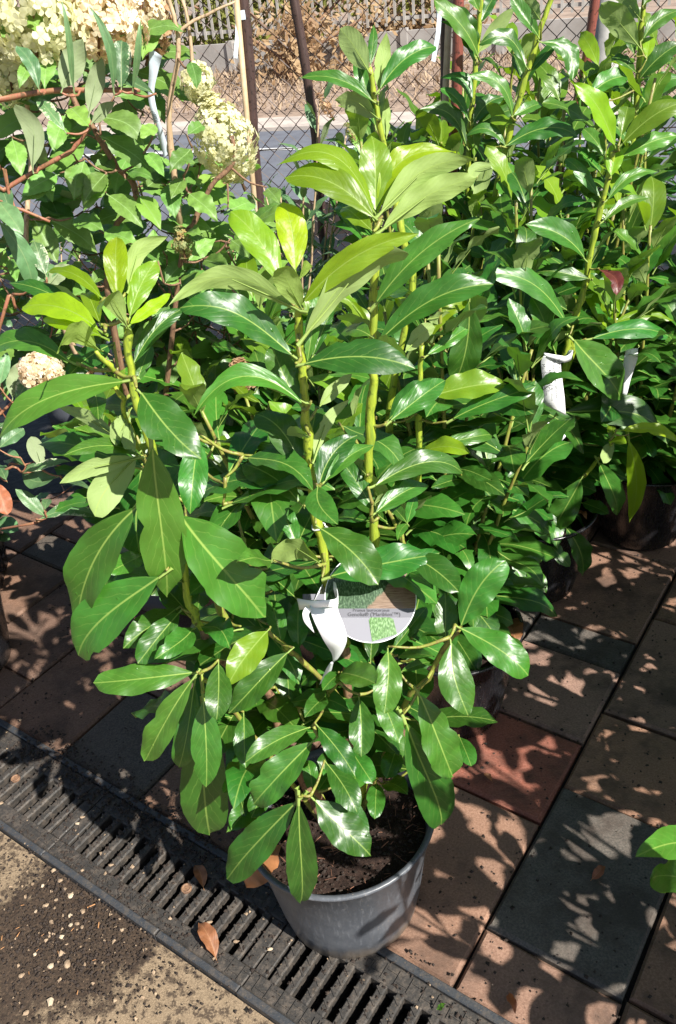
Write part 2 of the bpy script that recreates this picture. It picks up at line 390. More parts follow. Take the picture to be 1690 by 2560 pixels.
fixed = {0: [(.662, 1.042, 'b'), (1.042, 1.275, 'r'), (1.275, 1.523, 'b'), (1.523, 1.637, 'g'), (1.637, 1.984, 'b'), (1.984, 2.22, 'b'), (2.22, 2.58, 'b')],
         1: [(.662, .793, 'b'), (.793, 1.15, 'g'), (1.15, 1.39, 'b'), (1.39, 1.75, 'b'), (1.75, 1.99, 'b'), (1.99, 2.35, 'b')],
         2: [(.662, .80, 'b'), (.80, 1.04, 'b'), (1.04, 1.40, 'b'), (1.40, 1.64, 'b'), (1.64, 1.88, 'b')]}
for k in range(-8, 6):
    a0 = -.63 + .254 * k
    rows = fixed.get(k)
    if rows is None:
        rows = []; b0 = .662
        while b0 < 3.3 - abs(k) * .05:
            l = prng.choice((.24, .36, .36, .24, .12)) if b0 > .67 else prng.choice((.13, .25, .37))
            rows.append((b0, b0 + l, prng.choice('bbbbbbg' if k > -6 else 'bbbbg'))); b0 += l
    for b0, b1, c in rows:
        ce = pav(a0 + .127, (b0 + b1) / 2)
        if ce.y > 2.75 or ce.y < .2 or ce.x > 1.5 or ce.x < -2.2: continue
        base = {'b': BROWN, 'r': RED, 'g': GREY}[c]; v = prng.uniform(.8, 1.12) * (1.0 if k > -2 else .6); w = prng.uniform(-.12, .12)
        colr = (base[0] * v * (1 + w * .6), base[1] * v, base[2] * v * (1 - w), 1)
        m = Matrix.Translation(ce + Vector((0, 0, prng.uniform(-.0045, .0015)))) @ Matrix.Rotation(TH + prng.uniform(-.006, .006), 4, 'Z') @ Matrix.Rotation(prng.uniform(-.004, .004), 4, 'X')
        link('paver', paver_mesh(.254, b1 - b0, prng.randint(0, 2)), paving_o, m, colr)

sheet('concrete_slab', [pav(-4, -1.5, -.004), pav(3.4, -1.5, -.004), pav(3.4, .457, -.004), pav(-4, .457, -.004)], MAT['tan'])
# drain channel below the grates
ch = MB(); ch.add([pav(a, b, z) for a in (-2.6, 2.2) for b, z in ((.457, -.004), (.462, -.075), (.655, -.075), (.662, -.004))], [(0, 1, 5, 4), (1, 2, 6, 5), (2, 3, 7, 6)])
tag(ch.build('drain_channel', MAT['dirt']), kind='structure')

def text_mesh(txt, size, mat, extrude=0.0, name='lettering'):
    cu = bpy.data.curves.new('t', 'FONT'); cu.body = txt; cu.size = size; cu.extrude = extrude; cu.resolution_u = 2; cu.align_x = 'CENTER'; cu.align_y = 'CENTER'
    o = bpy.data.objects.new('t', cu); COL.objects.link(o)
    dg = bpy.context.evaluated_depsgraph_get(); me = bpy.data.meshes.new_from_object(o.evaluated_get(dg)); me.name = name
    bpy.data.objects.remove(o); bpy.data.curves.remove(cu); me.materials.clear(); me.materials.append(mat); return me

def bar_mesh(j):
    r = random.Random(j); b = MB(); hx, hy = .0078, .051; X, Y, Z = Vector((1, 0, 0)), Vector((0, 1, 0)), Vector((0, 0, 1))
    vs = []
    for ins, z in ((.0025, .008), (0, .0045), (.002, -.03)):
        vs += [(sx * (hx - ins), sy * (hy - (ins if z > 0 else 0)), z) for sx, sy in ((-1, -1), (1, -1), (1, 1), (-1, 1))]
    b.add(vs, [(0, 1, 2, 3)] + [(4 + k, 4 + (k + 1) % 4, (k + 1) % 4, k) for k in range(4)] + [(8 + k, 8 + (k + 1) % 4, 4 + (k + 1) % 4, 4 + k) for k in range(4)])
    for yy in (-.03, -.008, .014, .036):
        a = R(35) * (1 if (yy * 1000) % 2 else -1)
        b.box((r.uniform(-.001, .001), yy, .0088), Vector((math.cos(a), math.sin(a), 0)), Vector((-math.sin(a), math.cos(a), 0)), Z, .0085, .0014, .0012)
    return b.mesh('bar', MAT['grate'])
BARS = [bar_mesh(j) for j in range(3)]
ROTP = Matrix.Rotation(TH, 4, 'Z')
LET = [text_mesh(t, .021, MAT['grate'], .0016) for t in ('USO', 'CKN', 'AKI', 'C')]
gl = ['black slotted drain grate under the grey pot', 'black slotted drain grate beside the spilled soil and pebbles', 'black slotted drain grate at the far end of the drain, by the shaded paving', 'black slotted drain grate running on past the grey pot beside the sunlit paver']
for gi, a0 in enumerate((-1.205, -1.725, -2.245, -.685)):
    lab = {-1.205: gl[1], -1.725: gl[2], -2.245: None, -.685: gl[0]}[a0]
    if lab is None: continue
    g = empty('drain_grate', pav(a0, .46), lab, 'grate', 'slotted grates of the drain')
    def plate(nm, aa, ab, ba, bb, z0, z1, mat, bev=.002):
        b = MB(); vs = []
        for ins, z in ((bev, z1), (0, z1 - bev), (0, z0)): vs += [pav(x, y, z) for x, y in ((aa + ins, ba + ins), (ab - ins, ba + ins), (ab - ins, bb - ins), (aa + ins, bb - ins))]
        b.add(vs, [(0, 1, 2, 3)] + [(4 + k, 4 + (k + 1) % 4, (k + 1) % 4, k) for k in range(4)] + [(8 + k, 8 + (k + 1) % 4, 4 + (k + 1) % 4, 4 + k) for k in range(4)])
        return b.build(nm, mat, g)
    L = .518
    sp0 = plate('side_plate', a0, a0 + L, .4735, .507, -.03, .0065, MAT['grate']); plate('side_plate', a0, a0 + L, .604, .6445, -.03, .0065, MAT['grate'])
    plate('frame_rail', a0, a0 + L * .62, .4585, .4725, -.03, .012, MAT['rim']); plate('frame_rail', a0 + L * .625, a0 + L, .4595, .4725, -.03, .0105, MAT['rim'])
    plate('frame_rail', a0, a0 + L, .6455, .6605, -.03, .011, MAT['rim'])
    for e in (a0 + .0005, a0 + L - .0265): plate('end_plate', e, e + .026, .5075, .6035, -.03, .007, MAT['grate'])
    for k in range(14):
        m = Matrix.Translation(pav(a0 + .0415 + k * .0335, .5555)) @ ROTP; link('bar', BARS[k % 3], g, m)
    bt = MB()                                           # raised anti-slip ribs of the plates
    for k in range(20):
        for bb in ((.4735, .507), (.607, .6435)):
            if bb[0] < .5 and 4 < k < 15: continue
            c = (bb[0] + bb[1]) / 2; x = a0 + .02 + k * .0255
            bt.box(pav(x, c, .0072), E1, E2, Vector((0, 0, 1)), .0010, .014, .0014); bt.box(pav(x + .0125, c + (.006 if k % 2 else -.006), .0072), E1, E2, Vector((0, 0, 1)), .0105, .0010, .0014)
    tag(bt.build('tread_rib', MAT['grate'], g), kind='stuff')
    for k, (me, off) in enumerate(zip(LET, (.16, .215, .268, .315))):
        link('lettering', me, sp0, Matrix.Translation(pav(a0 + off, .49, .0078)) @ ROTP)
    b = MB(); b.lathe([(.0105, 0), (.0105, .004), (.0085, .005), (.006, .0035), (.0, .0035)], 14)
    b.box((0, 0, .0036), Vector((1, 0, 0)), Vector((0, 1, 0)), Vector((0, 0, 1)), .004, .001, .0006)
    b.build('screw', MAT['bark'], g, matrix=Matrix.Translation(pav(a0 + .31, .56, .0082)) @ ROTP)

# black weed mat behind the paving, brick edging, road, verge
sheet('weed_mat', [(-6, 2.55, .004), (.75, 2.55, .004), (1.2, 2.42, .004), (6, 1.3, .004), (6, 5.0, .004), (-6, 5.6, .004)], MAT['weedmat'])
edg = MB(); RA = R(-21); RD = Vector((math.cos(RA), math.sin(RA), 0)); RN = Vector((-math.sin(RA), math.cos(RA), 0))
def road(s, n, z=0.0): return RD * s + RN * n + Vector((0, 0, z))
for k in range(7):                                     # brick edging by the right-hand pots
    p = gnd(1530, 1262) + Vector((.9, -.42, 0)).normalized() * (k * .215 - .3)
    b = MB(); ax = Vector((.9, -.42, 0)).normalized(); ay = Vector((.42, .9, 0)).normalized()
    b.box((0, 0, .012), ax, ay, Vector((0, 0, 1)), .104, .033, .02)
    tag(b.build('edging_brick', MAT['brick'], matrix=Matrix.Translation(p)), 'red brick laid end to end along the edge of the paving', 'brick', 'bricks edging the paving')
b = MB(); ax = Vector((.9, -.42, 0)).normalized(); ay = Vector((.42, .9, 0)).normalized(); p0 = gnd(1640, 1208)
b.box((0, 0, .02), ax, ay, Vector((0, 0, 1)), .55, .035, .03)
tag(b.build('edging_board', MAT['concpost'], matrix=Matrix.Translation(p0)), 'weathered grey edging board behind the red bricks', 'board')

def rn(x, y, z=0.0):  p = gnd(x, y, z); return p.dot(RN)
ROADZ = -.1
n_line = rn(868, 368, ROADZ); n_edge = rn(880, 320, ROADZ); n_verge = rn(880, 286, -.045); n_wall = rn(1000, 148, .1)
sheet('road', [road(-60, 4.2, ROADZ), road(60, 4.2, ROADZ), road(60, n_edge, ROADZ), road(-60, n_edge, ROADZ)], MAT['asphalt'])
sheet('road_line', [road(-60, n_line - .05, ROADZ + .004), road(60, n_line - .05, ROADZ + .004), road(60, n_line + .05, ROADZ + .004), road(-60, n_line + .05, ROADZ + .004)], MAT['paint'])
b = MB(); b.add([road(s, n, z) for s in (-60, 60) for n, z in ((n_edge, ROADZ - .02), (n_edge, ROADZ + .035), (n_verge, -.04), (n_verge, -.09))], [(0, 1, 5, 4), (1, 2, 6, 5), (2, 3, 7, 6)])
tag(b.build('kerb', MAT['kerb']), kind='structure')
# verge: a rough rising bank
b = MB(); NS, NN = 90, 14; vs = []
for i in range(NS + 1):
    for j in range(NN + 1):
        s = -14 + 34 * i / NS; n = n_verge + (n_wall + 1.0 - n_verge) * j / NN
        z = -.045 + .16 * (j / NN) + .05 * noise.noise(Vector((s * .9, n * .9, 1))) * min(1, j / 2)
        vs.append(road(s, n, z))
b.add(vs, [(i * (NN + 1) + j, (i + 1) * (NN + 1) + j, (i + 1) * (NN + 1) + j + 1, i * (NN + 1) + j + 1) for i in range(NS) for j in range(NN)])
tag(b.build('verge', MAT['verge'], smooth=True), kind='structure')
b = MB(); gr = random.Random(5)
for _ in range(9000):
    s = gr.uniform(-6, 11); n = n_verge + .1 + (n_wall - n_verge - .1) * gr.random()
    c = road(s, n, .0 + .1 * (n - n_verge) / (n_wall - n_verge)); a = gr.uniform(0, 6.28); h = gr.uniform(.03, .14); w = gr.uniform(.006, .016); d = Vector((math.cos(a), math.sin(a), 0)); e = Vector((gr.uniform(-.1, .1), gr.uniform(-.1, .1), h))
    b.add([c - d * w, c + d * w, c + e], [(0, 1, 2)])
tag(b.build('dry_grass', MAT['straw']), 'dry straw coloured grass and litter on the verge across the road', 'grass', kind='stuff')
# retaining wall with panels, picket fence on it
zt = at(1000, 76, 1).z
def z_at(x, y, n):
    d = ray(x, y); t = n / d.dot(RN); return (EYE + d * t)
w_top = z_at(1000, 78, n_wall).z
wall_o = empty('retaining_wall', road(0, n_wall), 'low grey concrete panel wall across the road, below the white pickets', 'wall')
pw = 1.25; pm = MB(); pm.box((0, 0, 0), Vector((1, 0, 0)), Vector((0, 1, 0)), Vector((0, 0, 1)), pw / 2 - .015, .04, (w_top + .1) / 2)
pme = pm.mesh('panel', MAT['wall'])
for k in range(-8, 12):
    link('panel', pme, wall_o, Matrix.Translation(road(k * pw, n_wall + .06, (w_top - .1) / 2)) @ Matrix.Rotation(RA, 4, 'Z'))
    pb = MB(); pb.box((0, 0, 0), Vector((1, 0, 0)), Vector((0, 1, 0)), Vector((0, 0, 1)), .045, .06, (w_top + .16) / 2)
    pb.build('pier', MAT['wall'], wall_o, matrix=Matrix.Translation(road(k * pw + pw / 2, n_wall + .05, (w_top - .1) / 2)) @ Matrix.Rotation(RA, 4, 'Z'))
pf = empty('picket_fence', road(0, n_wall + .1), 'white upright picket fence on top of the grey wall across the road', 'fence')
kb = MB(); kb.box((0, 0, 0), Vector((1, 0, 0)), Vector((0, 1, 0)), Vector((0, 0, 1)), .017, .008, .62); kme = kb.mesh('picket', MAT['picket'])
for k in range(-62, 110):
    s = k * .125
    link('picket', kme, pf, Matrix.Translation(road(s, n_wall + .08, w_top + .68)) @ Matrix.Rotation(RA, 4, 'Z'))
for zz in (.14, 1.2):
    rb = MB(); rb.box(road(3, n_wall + .104, w_top + zz), RD, RN, Vector((0, 0, 1)), 11.5, .012, .022); rb.build('rail', MAT['picket'], pf)
bd = empty('board_fence', road(8, n_wall + .6), 'brown weathered board fence standing behind the white pickets', 'fence')
bb = MB(); bb.box((0, 0, 0), Vector((1, 0, 0)), Vector((0, 1, 0)), Vector((0, 0, 1)), .072, .012, .95); bme = bb.mesh('board', MAT['boards'])
for k in range(90):
    link('board', bme, bd, Matrix.Translation(road(1.6 + k * .15, n_wall + .6 + (k % 2) * .012, w_top + .75 + gr.uniform(-.02, .02))) @ Matrix.Rotation(RA, 4, 'Z'))

# far foliage
def far_bush(name, c, rx, ry, rz, n, size, mat, label, cat, seed, trunk=None, group=None):
    r = random.Random(seed); root = empty(name, (c.x, c.y, 0), label, cat, group)
    b = MB()
    cl = [(Vector((r.gauss(0, .5) * rx, r.gauss(0, .5) * ry, r.gauss(0, .5) * rz)), r.uniform(.25, .6)) for _ in range(26)]
    for _ in range(n):
        q, k = r.choice(cl); p = c + q + Vector((r.gauss(0, .4) * rx * k, r.gauss(0, .4) * ry * k, r.gauss(0, .4) * rz * k))
        a = Vector((r.gauss(0, 1), r.gauss(0, 1), r.gauss(0, 1))).normalized(); e = a.orthogonal().normalized(); s = size * r.uniform(.5, 1.3)
        b.add([p - a * s, p + e * s * .45, p + a * s, p - e * s * .45], [(0, 1, 2, 3)])
    tag(b.build('crown', mat, root), kind='stuff')
    for j in range(trunk or 0):
        pts = [Vector((c.x + r.uniform(-.15, .15), c.y + r.uniform(-.1, .1), .0)), c + Vector((r.uniform(-.5, .5) * rx, 0, -.3 * rz)), c + Vector((r.uniform(-1, 1) * rx, r.uniform(-.3, .3), r.uniform(.2, .9) * rz))]
        m = MB(); m.tube(smooth_path(pts, 5), [.05 - .0038 * i for i in range(11)], 6); m.build('trunk', MAT['bark'], root, True)
    return root
far_bush('roadside_shrub', z_at(745, 110, n_wall - .7), .95, .5, .75, 1500, .06, MAT['farlitter'], 'half bare brown shrub on the bank across the road', 'shrub', 1, 5)
far_bush('garden_bush', z_at(760, 20, n_wall + 1.3), 1.7, .6, .9, 3200, .075, MAT['farleaf'], 'yellow green bush behind the white pickets, above the bare shrub', 'bush', 2, 2)
far_bush('garden_bush', z_at(420, 40, n_wall + 1.6), 1.6, .6, .8, 2400, .08, MAT['farleaf'], 'olive bush behind the white pickets, beyond the hydrangea', 'bush', 3, 2)
far_bush('garden_bush', z_at(1010, 20, n_wall + 1.4), 1.3, .6, .8, 2200, .07, MAT['farlitter'], 'dry brown bush behind the white pickets, beside the board fence', 'bush', 4, 2)

# chain link fence
FA = R(-15); FD = Vector((math.cos(FA), math.sin(FA), 0)); FN = Vector((-math.sin(FA), math.cos(FA), 0)); F0 = Vector((0, 3.55, 0)); WD = .066; WH = .066
fence = empty('chain_link_fence', F0, 'dark diamond mesh chain link fence between the plants and the road', 'fence')
b = MB(); fr = random.Random(9)
for k in range(-34, 46):
    pts = []
    for j in range(0, 58):
        x = k * WD + (WD / 2 if j % 2 else -.0) ; z = .02 + j * WH / 2 * .98
        pts.append(F0 + FD * (x + fr.gauss(0, .0012)) + FN * (.0025 if j % 2 else -.0025) + Vector((0, 0, z)))
    b.tube(pts, .0026, 3, False)
    pts2 = []
    for j in range(0, 58):
        x = k * WD - (WD / 2 if j % 2 else 0); z = .02 + j * WH / 2 * .98
        pts2.append(F0 + FD * (x + fr.gauss(0, .0012)) + FN * (-.0025 if j % 2 else .0025) + Vector((0, 0, z)))
    b.tube(pts2, .0026, 3, False)
tag(b.build('wire_mesh', MAT['wire'], fence), kind='stuff')
for z in (.05, .84, 1.66):
    m = MB(); m.tube([F0 + FD * s + FN * .006 + Vector((0, 0, z)) for s in (-2.3, .3, 3.1)], .0022, 5); m.build('tension_wire', MAT['wire'], fence)
m = MB(); pc = at(1512, 200, 3.18); m.lathe([(.048, -.05), (.047, 2.0), (.0, 2.02)], 10)
m.build('post', MAT['concpost'], fence, True, Matrix.Translation((pc.x, pc.y, 0)))

# staked young trees along the fence
def young_tree(pl, Y, r, mat, label, stake=None, tie=None, grp='young trees tied up along the fence'):
    pts = [at(*cp(*q), Y) for q in pl]
    top = pts[0] + (pts[0] - pts[1]) * (.35 / max(.1, (pts[0] - pts[1]).length)); bot = pts[-1] + (pts[-1] - pts[-2]).normalized() * .3; bot = Vector((bot.x, bot.y, 0))
    P = smooth_path([top] + pts + [bot], 5); root = empty('young_tree', bot, label, 'tree', grp)
    t = MB(); t.tube(P, [r * (.92 + .12 * i / len(P) + (.09 if i % 6 == 0 else 0)) for i in range(len(P))], 9); t.build('trunk', mat, root, True)
    if stake:
        a, c = at(*cp(*stake[0]), Y - .02), at(*cp(*stake[1]), Y - .02); d = (a - c).normalized(); s = MB(); s.tube([a + d * .3, c - d * max(0, (c.z) / max(.2, d.z))], .010, 7); s.build('stake', MAT['stake'], root, True)
    if tie:
        (c, x, y, w, h) = tie; p = at(*cp(c, x, y), Y); k = depth(p) / PF * CROPS[c][2]
        s = MB(); s.lathe([(w * k / 2, -h * k / 2), (w * k / 2 + .001, 0), (w * k / 2, h * k / 2)], 12)
        for side in (-1, ):
            s.add([p * 0 + Vector((side * w * k * .5 + dx, -w * k * .45 - .004 * j, -dz)) for j, (dx, dz) in enumerate(((0, 0), (.012, 0), (.006, .05), (-.008, .05), (-.012, .12), (-.024, .115)))], [(0, 1, 2, 3), (3, 2, 4, 5)])
        s.build('tie', MAT['tie'], root, True, Matrix.Translation(p))
young_tree([('G', 465, 0), ('G', 490, 240), ('G', 512, 560), ('G', 520, 740), ('Z', 640, 430)], 3.2, .0185, MAT['trunk'], 'dark young trunk with a pale tie and stake, beside the cone of cream hydrangea', (('G', 430, 30), ('G', 490, 700)), ('G', 460, 82, 72, 46))
young_tree([('G', 750, 0), ('G', 790, 220), ('G', 830, 480), ('G', 862, 700), ('G', 880, 860), ('Q', 575, 520), ('Z', 815, 640)], 3.2, .0165, MAT['trunk'], 'slim leaning dark brown trunk in front of the roadside shrub')
young_tree([('F', 150, 60), ('F', 150, 400), ('F', 160, 700), ('E', 430, 300), ('E', 400, 600)], 2.75, .0125, MAT['trunk'], 'thin dark trunk with a pale stake and hanging tie next to the red trunk', (('F', 180, 20), ('F', 150, 700)), ('F', 150, 70, 100, 60))
young_tree([('F', 235, 0), ('F', 232, 300), ('F', 222, 620), ('F', 205, 900), ('F', 190, 1180), ('E', 370, 620)], 2.7, .0165, MAT['redtrunk'], 'glossy red young trunk standing among the laurels')
young_tree([('F', 1075, 0), ('F', 1040, 230), ('F', 1010, 420), ('F', 960, 640), ('F', 900, 900), ('Z', 1390, 480)], 2.95, .0155, MAT['redtrunk'], 'brown young trunk leaning in front of the concrete fence post')

# ---------------------------------------------------------------- leaves, stems, potted plants
PROF = {
 'laurel': [(0, .05), (.05, .22), (.13, .52), (.25, .80), (.38, .96), (.5, 1.0), (.62, .97), (.74, .84), (.84, .62), (.92, .36), (.97, .15), (1, .0)],
 'blunt': [(0, .05), (.06, .25), (.15, .52), (.3, .82), (.48, .98), (.62, 1.0), (.76, .93), (.87, .74), (.94, .5), (.985, .22), (1, .0)],
 'ovate': [(0, .06), (.06, .34), (.14, .64), (.26, .9), (.4, 1.0), (.53, .96), (.66, .80), (.78, .56), (.88, .3), (.95, .12), (1, .0)],
 'narrow': [(0, .1), (.1, .5), (.3, .9), (.5, 1.0), (.7, .85), (.9, .4), (1, .0)]}
def pf_(name, t):
    P = PROF[name]
    for (a, x), (b, y) in zip(P, P[1:]):
        if t <= b: return x + (y - x) * (t - a) / (b - a)
    return 0.0
def leaf_mesh(name, mat, w=.38, side=0.0, arch=.06, fold=.28, wave=.05, curl=.12, droop=0.0, twist=0.0, seed=0, prof='laurel', notch=(), n=13, m=3, pet=.11, serr=.012):
    r = random.Random(seed); b = MB(); ph, ph2 = r.uniform(0, 6.28), r.uniform(0, 6.28); wf = r.uniform(2.0, 3.4); idx = {}
    tip = r.uniform(-.03, .03)
    for i in range(n + 1):
        t = i / n; q = 4 * t * (1 - t)
        cx = side * q + tip * t * t * (1 - t) * 4; cz = arch * q - droop * (t * t - t) * (t - .35) * 4
        tw = twist * (t - .5)
        for j in range(-m, m + 1):
            s = j / m; hw = w / 2 * pf_(prof, t) * (1 + serr * (1 if i % 2 else -1) * r.uniform(.3, 1) * (abs(s) > .9))
            for (nt, nd, ns, nw) in notch:
                if (s > 0) == (ns > 0) and s != 0: hw *= 1 - nd * math.exp(-((t - nt) / nw) ** 2)
            x = s * hw; z = abs(s) * hw * math.tan(fold * (1 - .3 * t)) - curl * s * s * hw
            z += wave * w * s * s * math.sin(wf * 6.28 * t + (ph if s > 0 else ph2)) * min(1, 3 * t)
            x, z = x * math.cos(tw) - z * math.sin(tw), x * math.sin(tw) + z * math.cos(tw)
            idx[i, j] = len(b.v); b.v.append((cx + x, t, cz + z)); b.uv.append((.5 + .5 * s * pf_(prof, t), t))
    for i in range(n):
        for j in range(-m, m): b.f.append((idx[i, j], idx[i, j + 1], idx[i + 1, j + 1], idx[i + 1, j]))
    if pet > 0:                                           # petiole, running into the midrib
        k0 = len(b.v); rr = .017
        for (y, z, q) in ((-pet, -.03, 1.25), (-pet * .4, -.012, 1.0), (.06, arch * .22 - .012, .8), (.5, arch - .006, .35)):
            for a in (0, 2.1, 4.2):
                cxx = side * 4 * max(0, y) * (1 - max(0, y))
                b.v.append((cxx + rr * q * math.cos(a), y, z + rr * q * math.sin(a) - rr * q)); b.uv.append((.5, max(0.0, y)))
        for s in range(3):
            for j in range(3): b.f.append((k0 + s * 3 + j, k0 + s * 3 + (j + 1) % 3, k0 + s * 3 + 3 + (j + 1) % 3, k0 + s * 3 + 3 + j))
    return b.mesh(name, mat, True)
def leaf_matrix(base, tip, nrm):
    y = tip - base; L = y.length; y = y / L; z = nrm - y * nrm.dot(y)
    if z.length < 1e-4: z = y.orthogonal()
    z.normalize(); x = y.cross(z)
    m = Matrix((x, y, z)).transposed().to_4x4() @ Matrix.Scale(L, 4); m.translation = base; return m, x, y, z, L
VAR = {}
def variants(kind):
    if kind not in VAR:
        r = random.Random(hash(kind) % 1 + len(kind)); out = []
        for k in range(14):
            if kind == 'laurel': a = dict(mat=MAT['laurel'], w=r.uniform(.34, .46), arch=r.uniform(.0, .16), side=r.uniform(-.06, .06), fold=r.uniform(.1, .5), wave=r.uniform(.03, .12), droop=r.uniform(-.1, .35), twist=r.uniform(-.8, .8), prof=r.choice(('laurel', 'blunt')), notch=((r.uniform(.4, .8), r.uniform(.15, .3), r.choice((-1, 1)), .07),) if k % 6 == 0 else (), n=10, m=2)
            elif kind == 'hydrangea': a = dict(mat=MAT['hydrangea'], w=r.uniform(.42, .52), arch=r.uniform(.02, .15), side=r.uniform(-.05, .05), fold=r.uniform(.1, .35), wave=r.uniform(.04, .1), droop=r.uniform(0, .3), twist=r.uniform(-.4, .4), prof='ovate', n=14, m=2, serr=.05)
            else: a = dict(mat=MAT['varieg' if k % 2 else 'plain_grey'], w=r.uniform(.34, .5), arch=r.uniform(.02, .12), side=r.uniform(-.05, .05), fold=r.uniform(.1, .35), wave=r.uniform(.05, .12), droop=r.uniform(0, .2), twist=r.uniform(-.4, .4), prof='blunt', n=10, m=2)
            out.append(leaf_mesh('leaf', seed=100 + k, **a))
        VAR[kind] = out
    return VAR[kind]

class Plant:
    def __init__(s, root, Y, kind='laurel', seed=1): s.root = root; s.Y = Y; s.kind = kind; s.r = random.Random(seed); s.sk = []; s.bases = []; s.n = 0
    def stem(s, pts, r0, r1, mat, name='stem', k=4, node=.2):
        P = smooth_path(pts, k); N = len(P)
        for i in range(1, len(P) - 1): P[i] = P[i] + Vector((s.r.gauss(0, .0012), s.r.gauss(0, .0012), 0))
        rad = [(r0 + (r1 - r0) * i / (N - 1)) * (1 + node * s.r.choice((0, 0, .1, 1.1)) + s.r.uniform(-.03, .05)) for i in range(N)]
        b = MB(); b.tube(P, rad, 7); b.build(name, mat, s.root, True)
        s.sk += [(P[i].lerp(P[i + 1], h)) for i in range(N - 1) for h in (0, .5)] + [P[-1]]
        return P
    def color(s, y): return (max(0, min(1, (y if y > .22 else y * .32) + s.r.uniform(-.02, .02))), s.r.random(), s.r.random(), 1)
    def px(s, line, defy=.06, kindmat=None):
        f = line.split(); c = f[0]; bx, by, tx, ty, w = map(float, f[1:6]); o = {}
        for e in f[6:]: o[e[0]] = e[1:]
        d = float(o.get('d', .03)); y = float(o.get('y', defy)); u = 'u' in o; roll = R(float(o.get('r', 0)))
        B2 = cp(c, bx, by); T2 = cp(c, tx, ty); base = at(*B2, s.Y - d)
        app = math.dist(B2, T2) * depth(base) / PF
        Lt = {'laurel': .125, 'hydrangea': .11}.get(s.kind, .10)
        if 't' in o: dt = float(o['t'])
        else:
            ex = math.sqrt(max(0, Lt * Lt - app * app))
            dt = min(.065, ex * .8) if T2[1] > B2[1] else -min(.05, ex * .55)
        tip = at(*T2, s.Y - d - dt)
        vv = (EYE - base).normalized(); up = Vector((0, 0, 1)); ax = (tip - base).normalized()
        nrm = (-vv * .66 + up * .25) if u else (vv * .6 + up * .4 + sdir * .22)
        nrm = nrm - ax * nrm.dot(ax)
        if nrm.length < .05: nrm = ax.orthogonal()
        nrm.normalize()
        if u and nrm.dot(vv) > -.2: nrm = (nrm - vv * (nrm.dot(vv) + .35)); nrm = (nrm - ax * nrm.dot(ax)).normalized()
        if not u and nrm.dot(vv) < .3: nrm = (nrm + vv * .5); nrm = (nrm - ax * nrm.dot(ax)).normalized()
        if roll: nrm = Matrix.Rotation(roll, 3, ax) @ nrm
        m, X, Yv, Z, L = leaf_matrix(base, tip, nrm)
        wm = w * CROPS[c][2] * depth(base.lerp(tip, .5)) / PF
        pv = (vv - Yv * vv.dot(Yv)); face = abs(nrm.dot(pv.normalized())) if pv.length > .01 else 1
        ratio = max(.20 if s.kind != 'varieg' else .08, min(.50 if s.kind != 'laurel' else .47, wm / max(.5, face) / L))
        side = s.r.uniform(-.02, .02); arch = .05 + s.r.uniform(-.01, .04)
        if 'm' in o:
            mx, my = map(float, o['m'].split(',')); M2 = cp(c, mx, my); mid = base.lerp(tip, .5); pm = proj(mid)
            k = depth(mid) / PF; v = RGT * ((M2[0] - pm[0]) * k) - UPV * ((M2[1] - pm[1]) * k)
            side = max(-.3, min(.3, v.dot(X) / L)); arch = max(-.12, min(.3, v.dot(Z) / L + .05))
        notch = ()
        if 'n' in o: nt, nd, ns = map(float, o['n'].split(',')); notch = ((nt, nd, ns, .055),)
        elif s.kind == 'laurel' and s.r.random() < .16: notch = ((s.r.uniform(.35, .85), s.r.uniform(.15, .4), s.r.choice((-1, 1)), .045),)
        s.n += 1
        mt = kindmat or MAT[s.kind if s.kind in ('laurel', 'hydrangea') else ('varieg' if 'v' in o else 'plain_grey')]
        prof = 'blunt' if 'b' in o else ('ovate' if s.kind == 'hydrangea' else ('narrow' if ratio < .24 else s.r.choice(('laurel', 'blunt'))))
        me = leaf_mesh('leaf', mt, ratio, side, arch, fold=s.r.uniform(.3, .62) * (.5 if u else 1), wave=s.r.uniform(.03, .10), curl=s.r.uniform(.1, .32), droop=s.r.uniform(-.05, .2), twist=s.r.uniform(-.25, .25), seed=s.n * 7 + 3, prof=prof, notch=notch, n=18 if s.kind != 'hydrangea' else 20, serr=.012 if s.kind != 'hydrangea' else .05, pet=float(o.get('p', .1)))
        link('leaf', me, s.root, m, s.color(y)); s.bases.append(base - Yv * L * .09)
    def many(s, txt, defy=.06, kindmat=None):
        for l in txt.strip().split('\n'):
            if l.strip(): s.px(l.strip(), defy, kindmat)
    def leaf3(s, base, d, L, nrm, y, kind=None):
        m, X, Y, Z, L = leaf_matrix(base, base + d.normalized() * L, nrm)
        link('leaf', s.r.choice(variants(kind or s.kind)), s.root, m, s.color(y)); s.n += 1; return base - Y * L * .09
    def shoot(s, P, n, L=.115, y_top=.6, y_low=.03, start=.1, whorl=True, kind=None, el0=-.35):
        """leaves in a spiral up a stem path P: drooping below, upright and paler at the tip"""
        N = len(P); a = s.r.uniform(0, 6.28)
        for i in range(n):
            t = start + (1 - start) * (i + .5) / n; q = t * (N - 1); k = min(int(q), N - 2); p = P[k].lerp(P[k + 1], q - k)
            dirn = (P[k + 1] - P[k]).normalized(); a += 2.4 + s.r.uniform(-.35, .35)
            el = el0 + (.85 - el0) * t ** 1.7 + s.r.uniform(-.28, .28)
            h = Vector((math.cos(a), math.sin(a), 0)); d = h * math.cos(el) + Vector((0, 0, math.sin(el)))
            nr = Vector((0, 0, math.cos(el))) - h * math.sin(el) + Vector((s.r.gauss(0, .25), s.r.gauss(0, .25), 0))
            yy = y_low + (y_top - y_low) * max(0, (t - .72) / .28) ** 1.5
            LL = L * s.r.uniform(.78, 1.15) * (1 if t < .9 else .85)
            s.leaf3(p + d * (.012 + LL * .1), d, LL, nr, yy, kind)
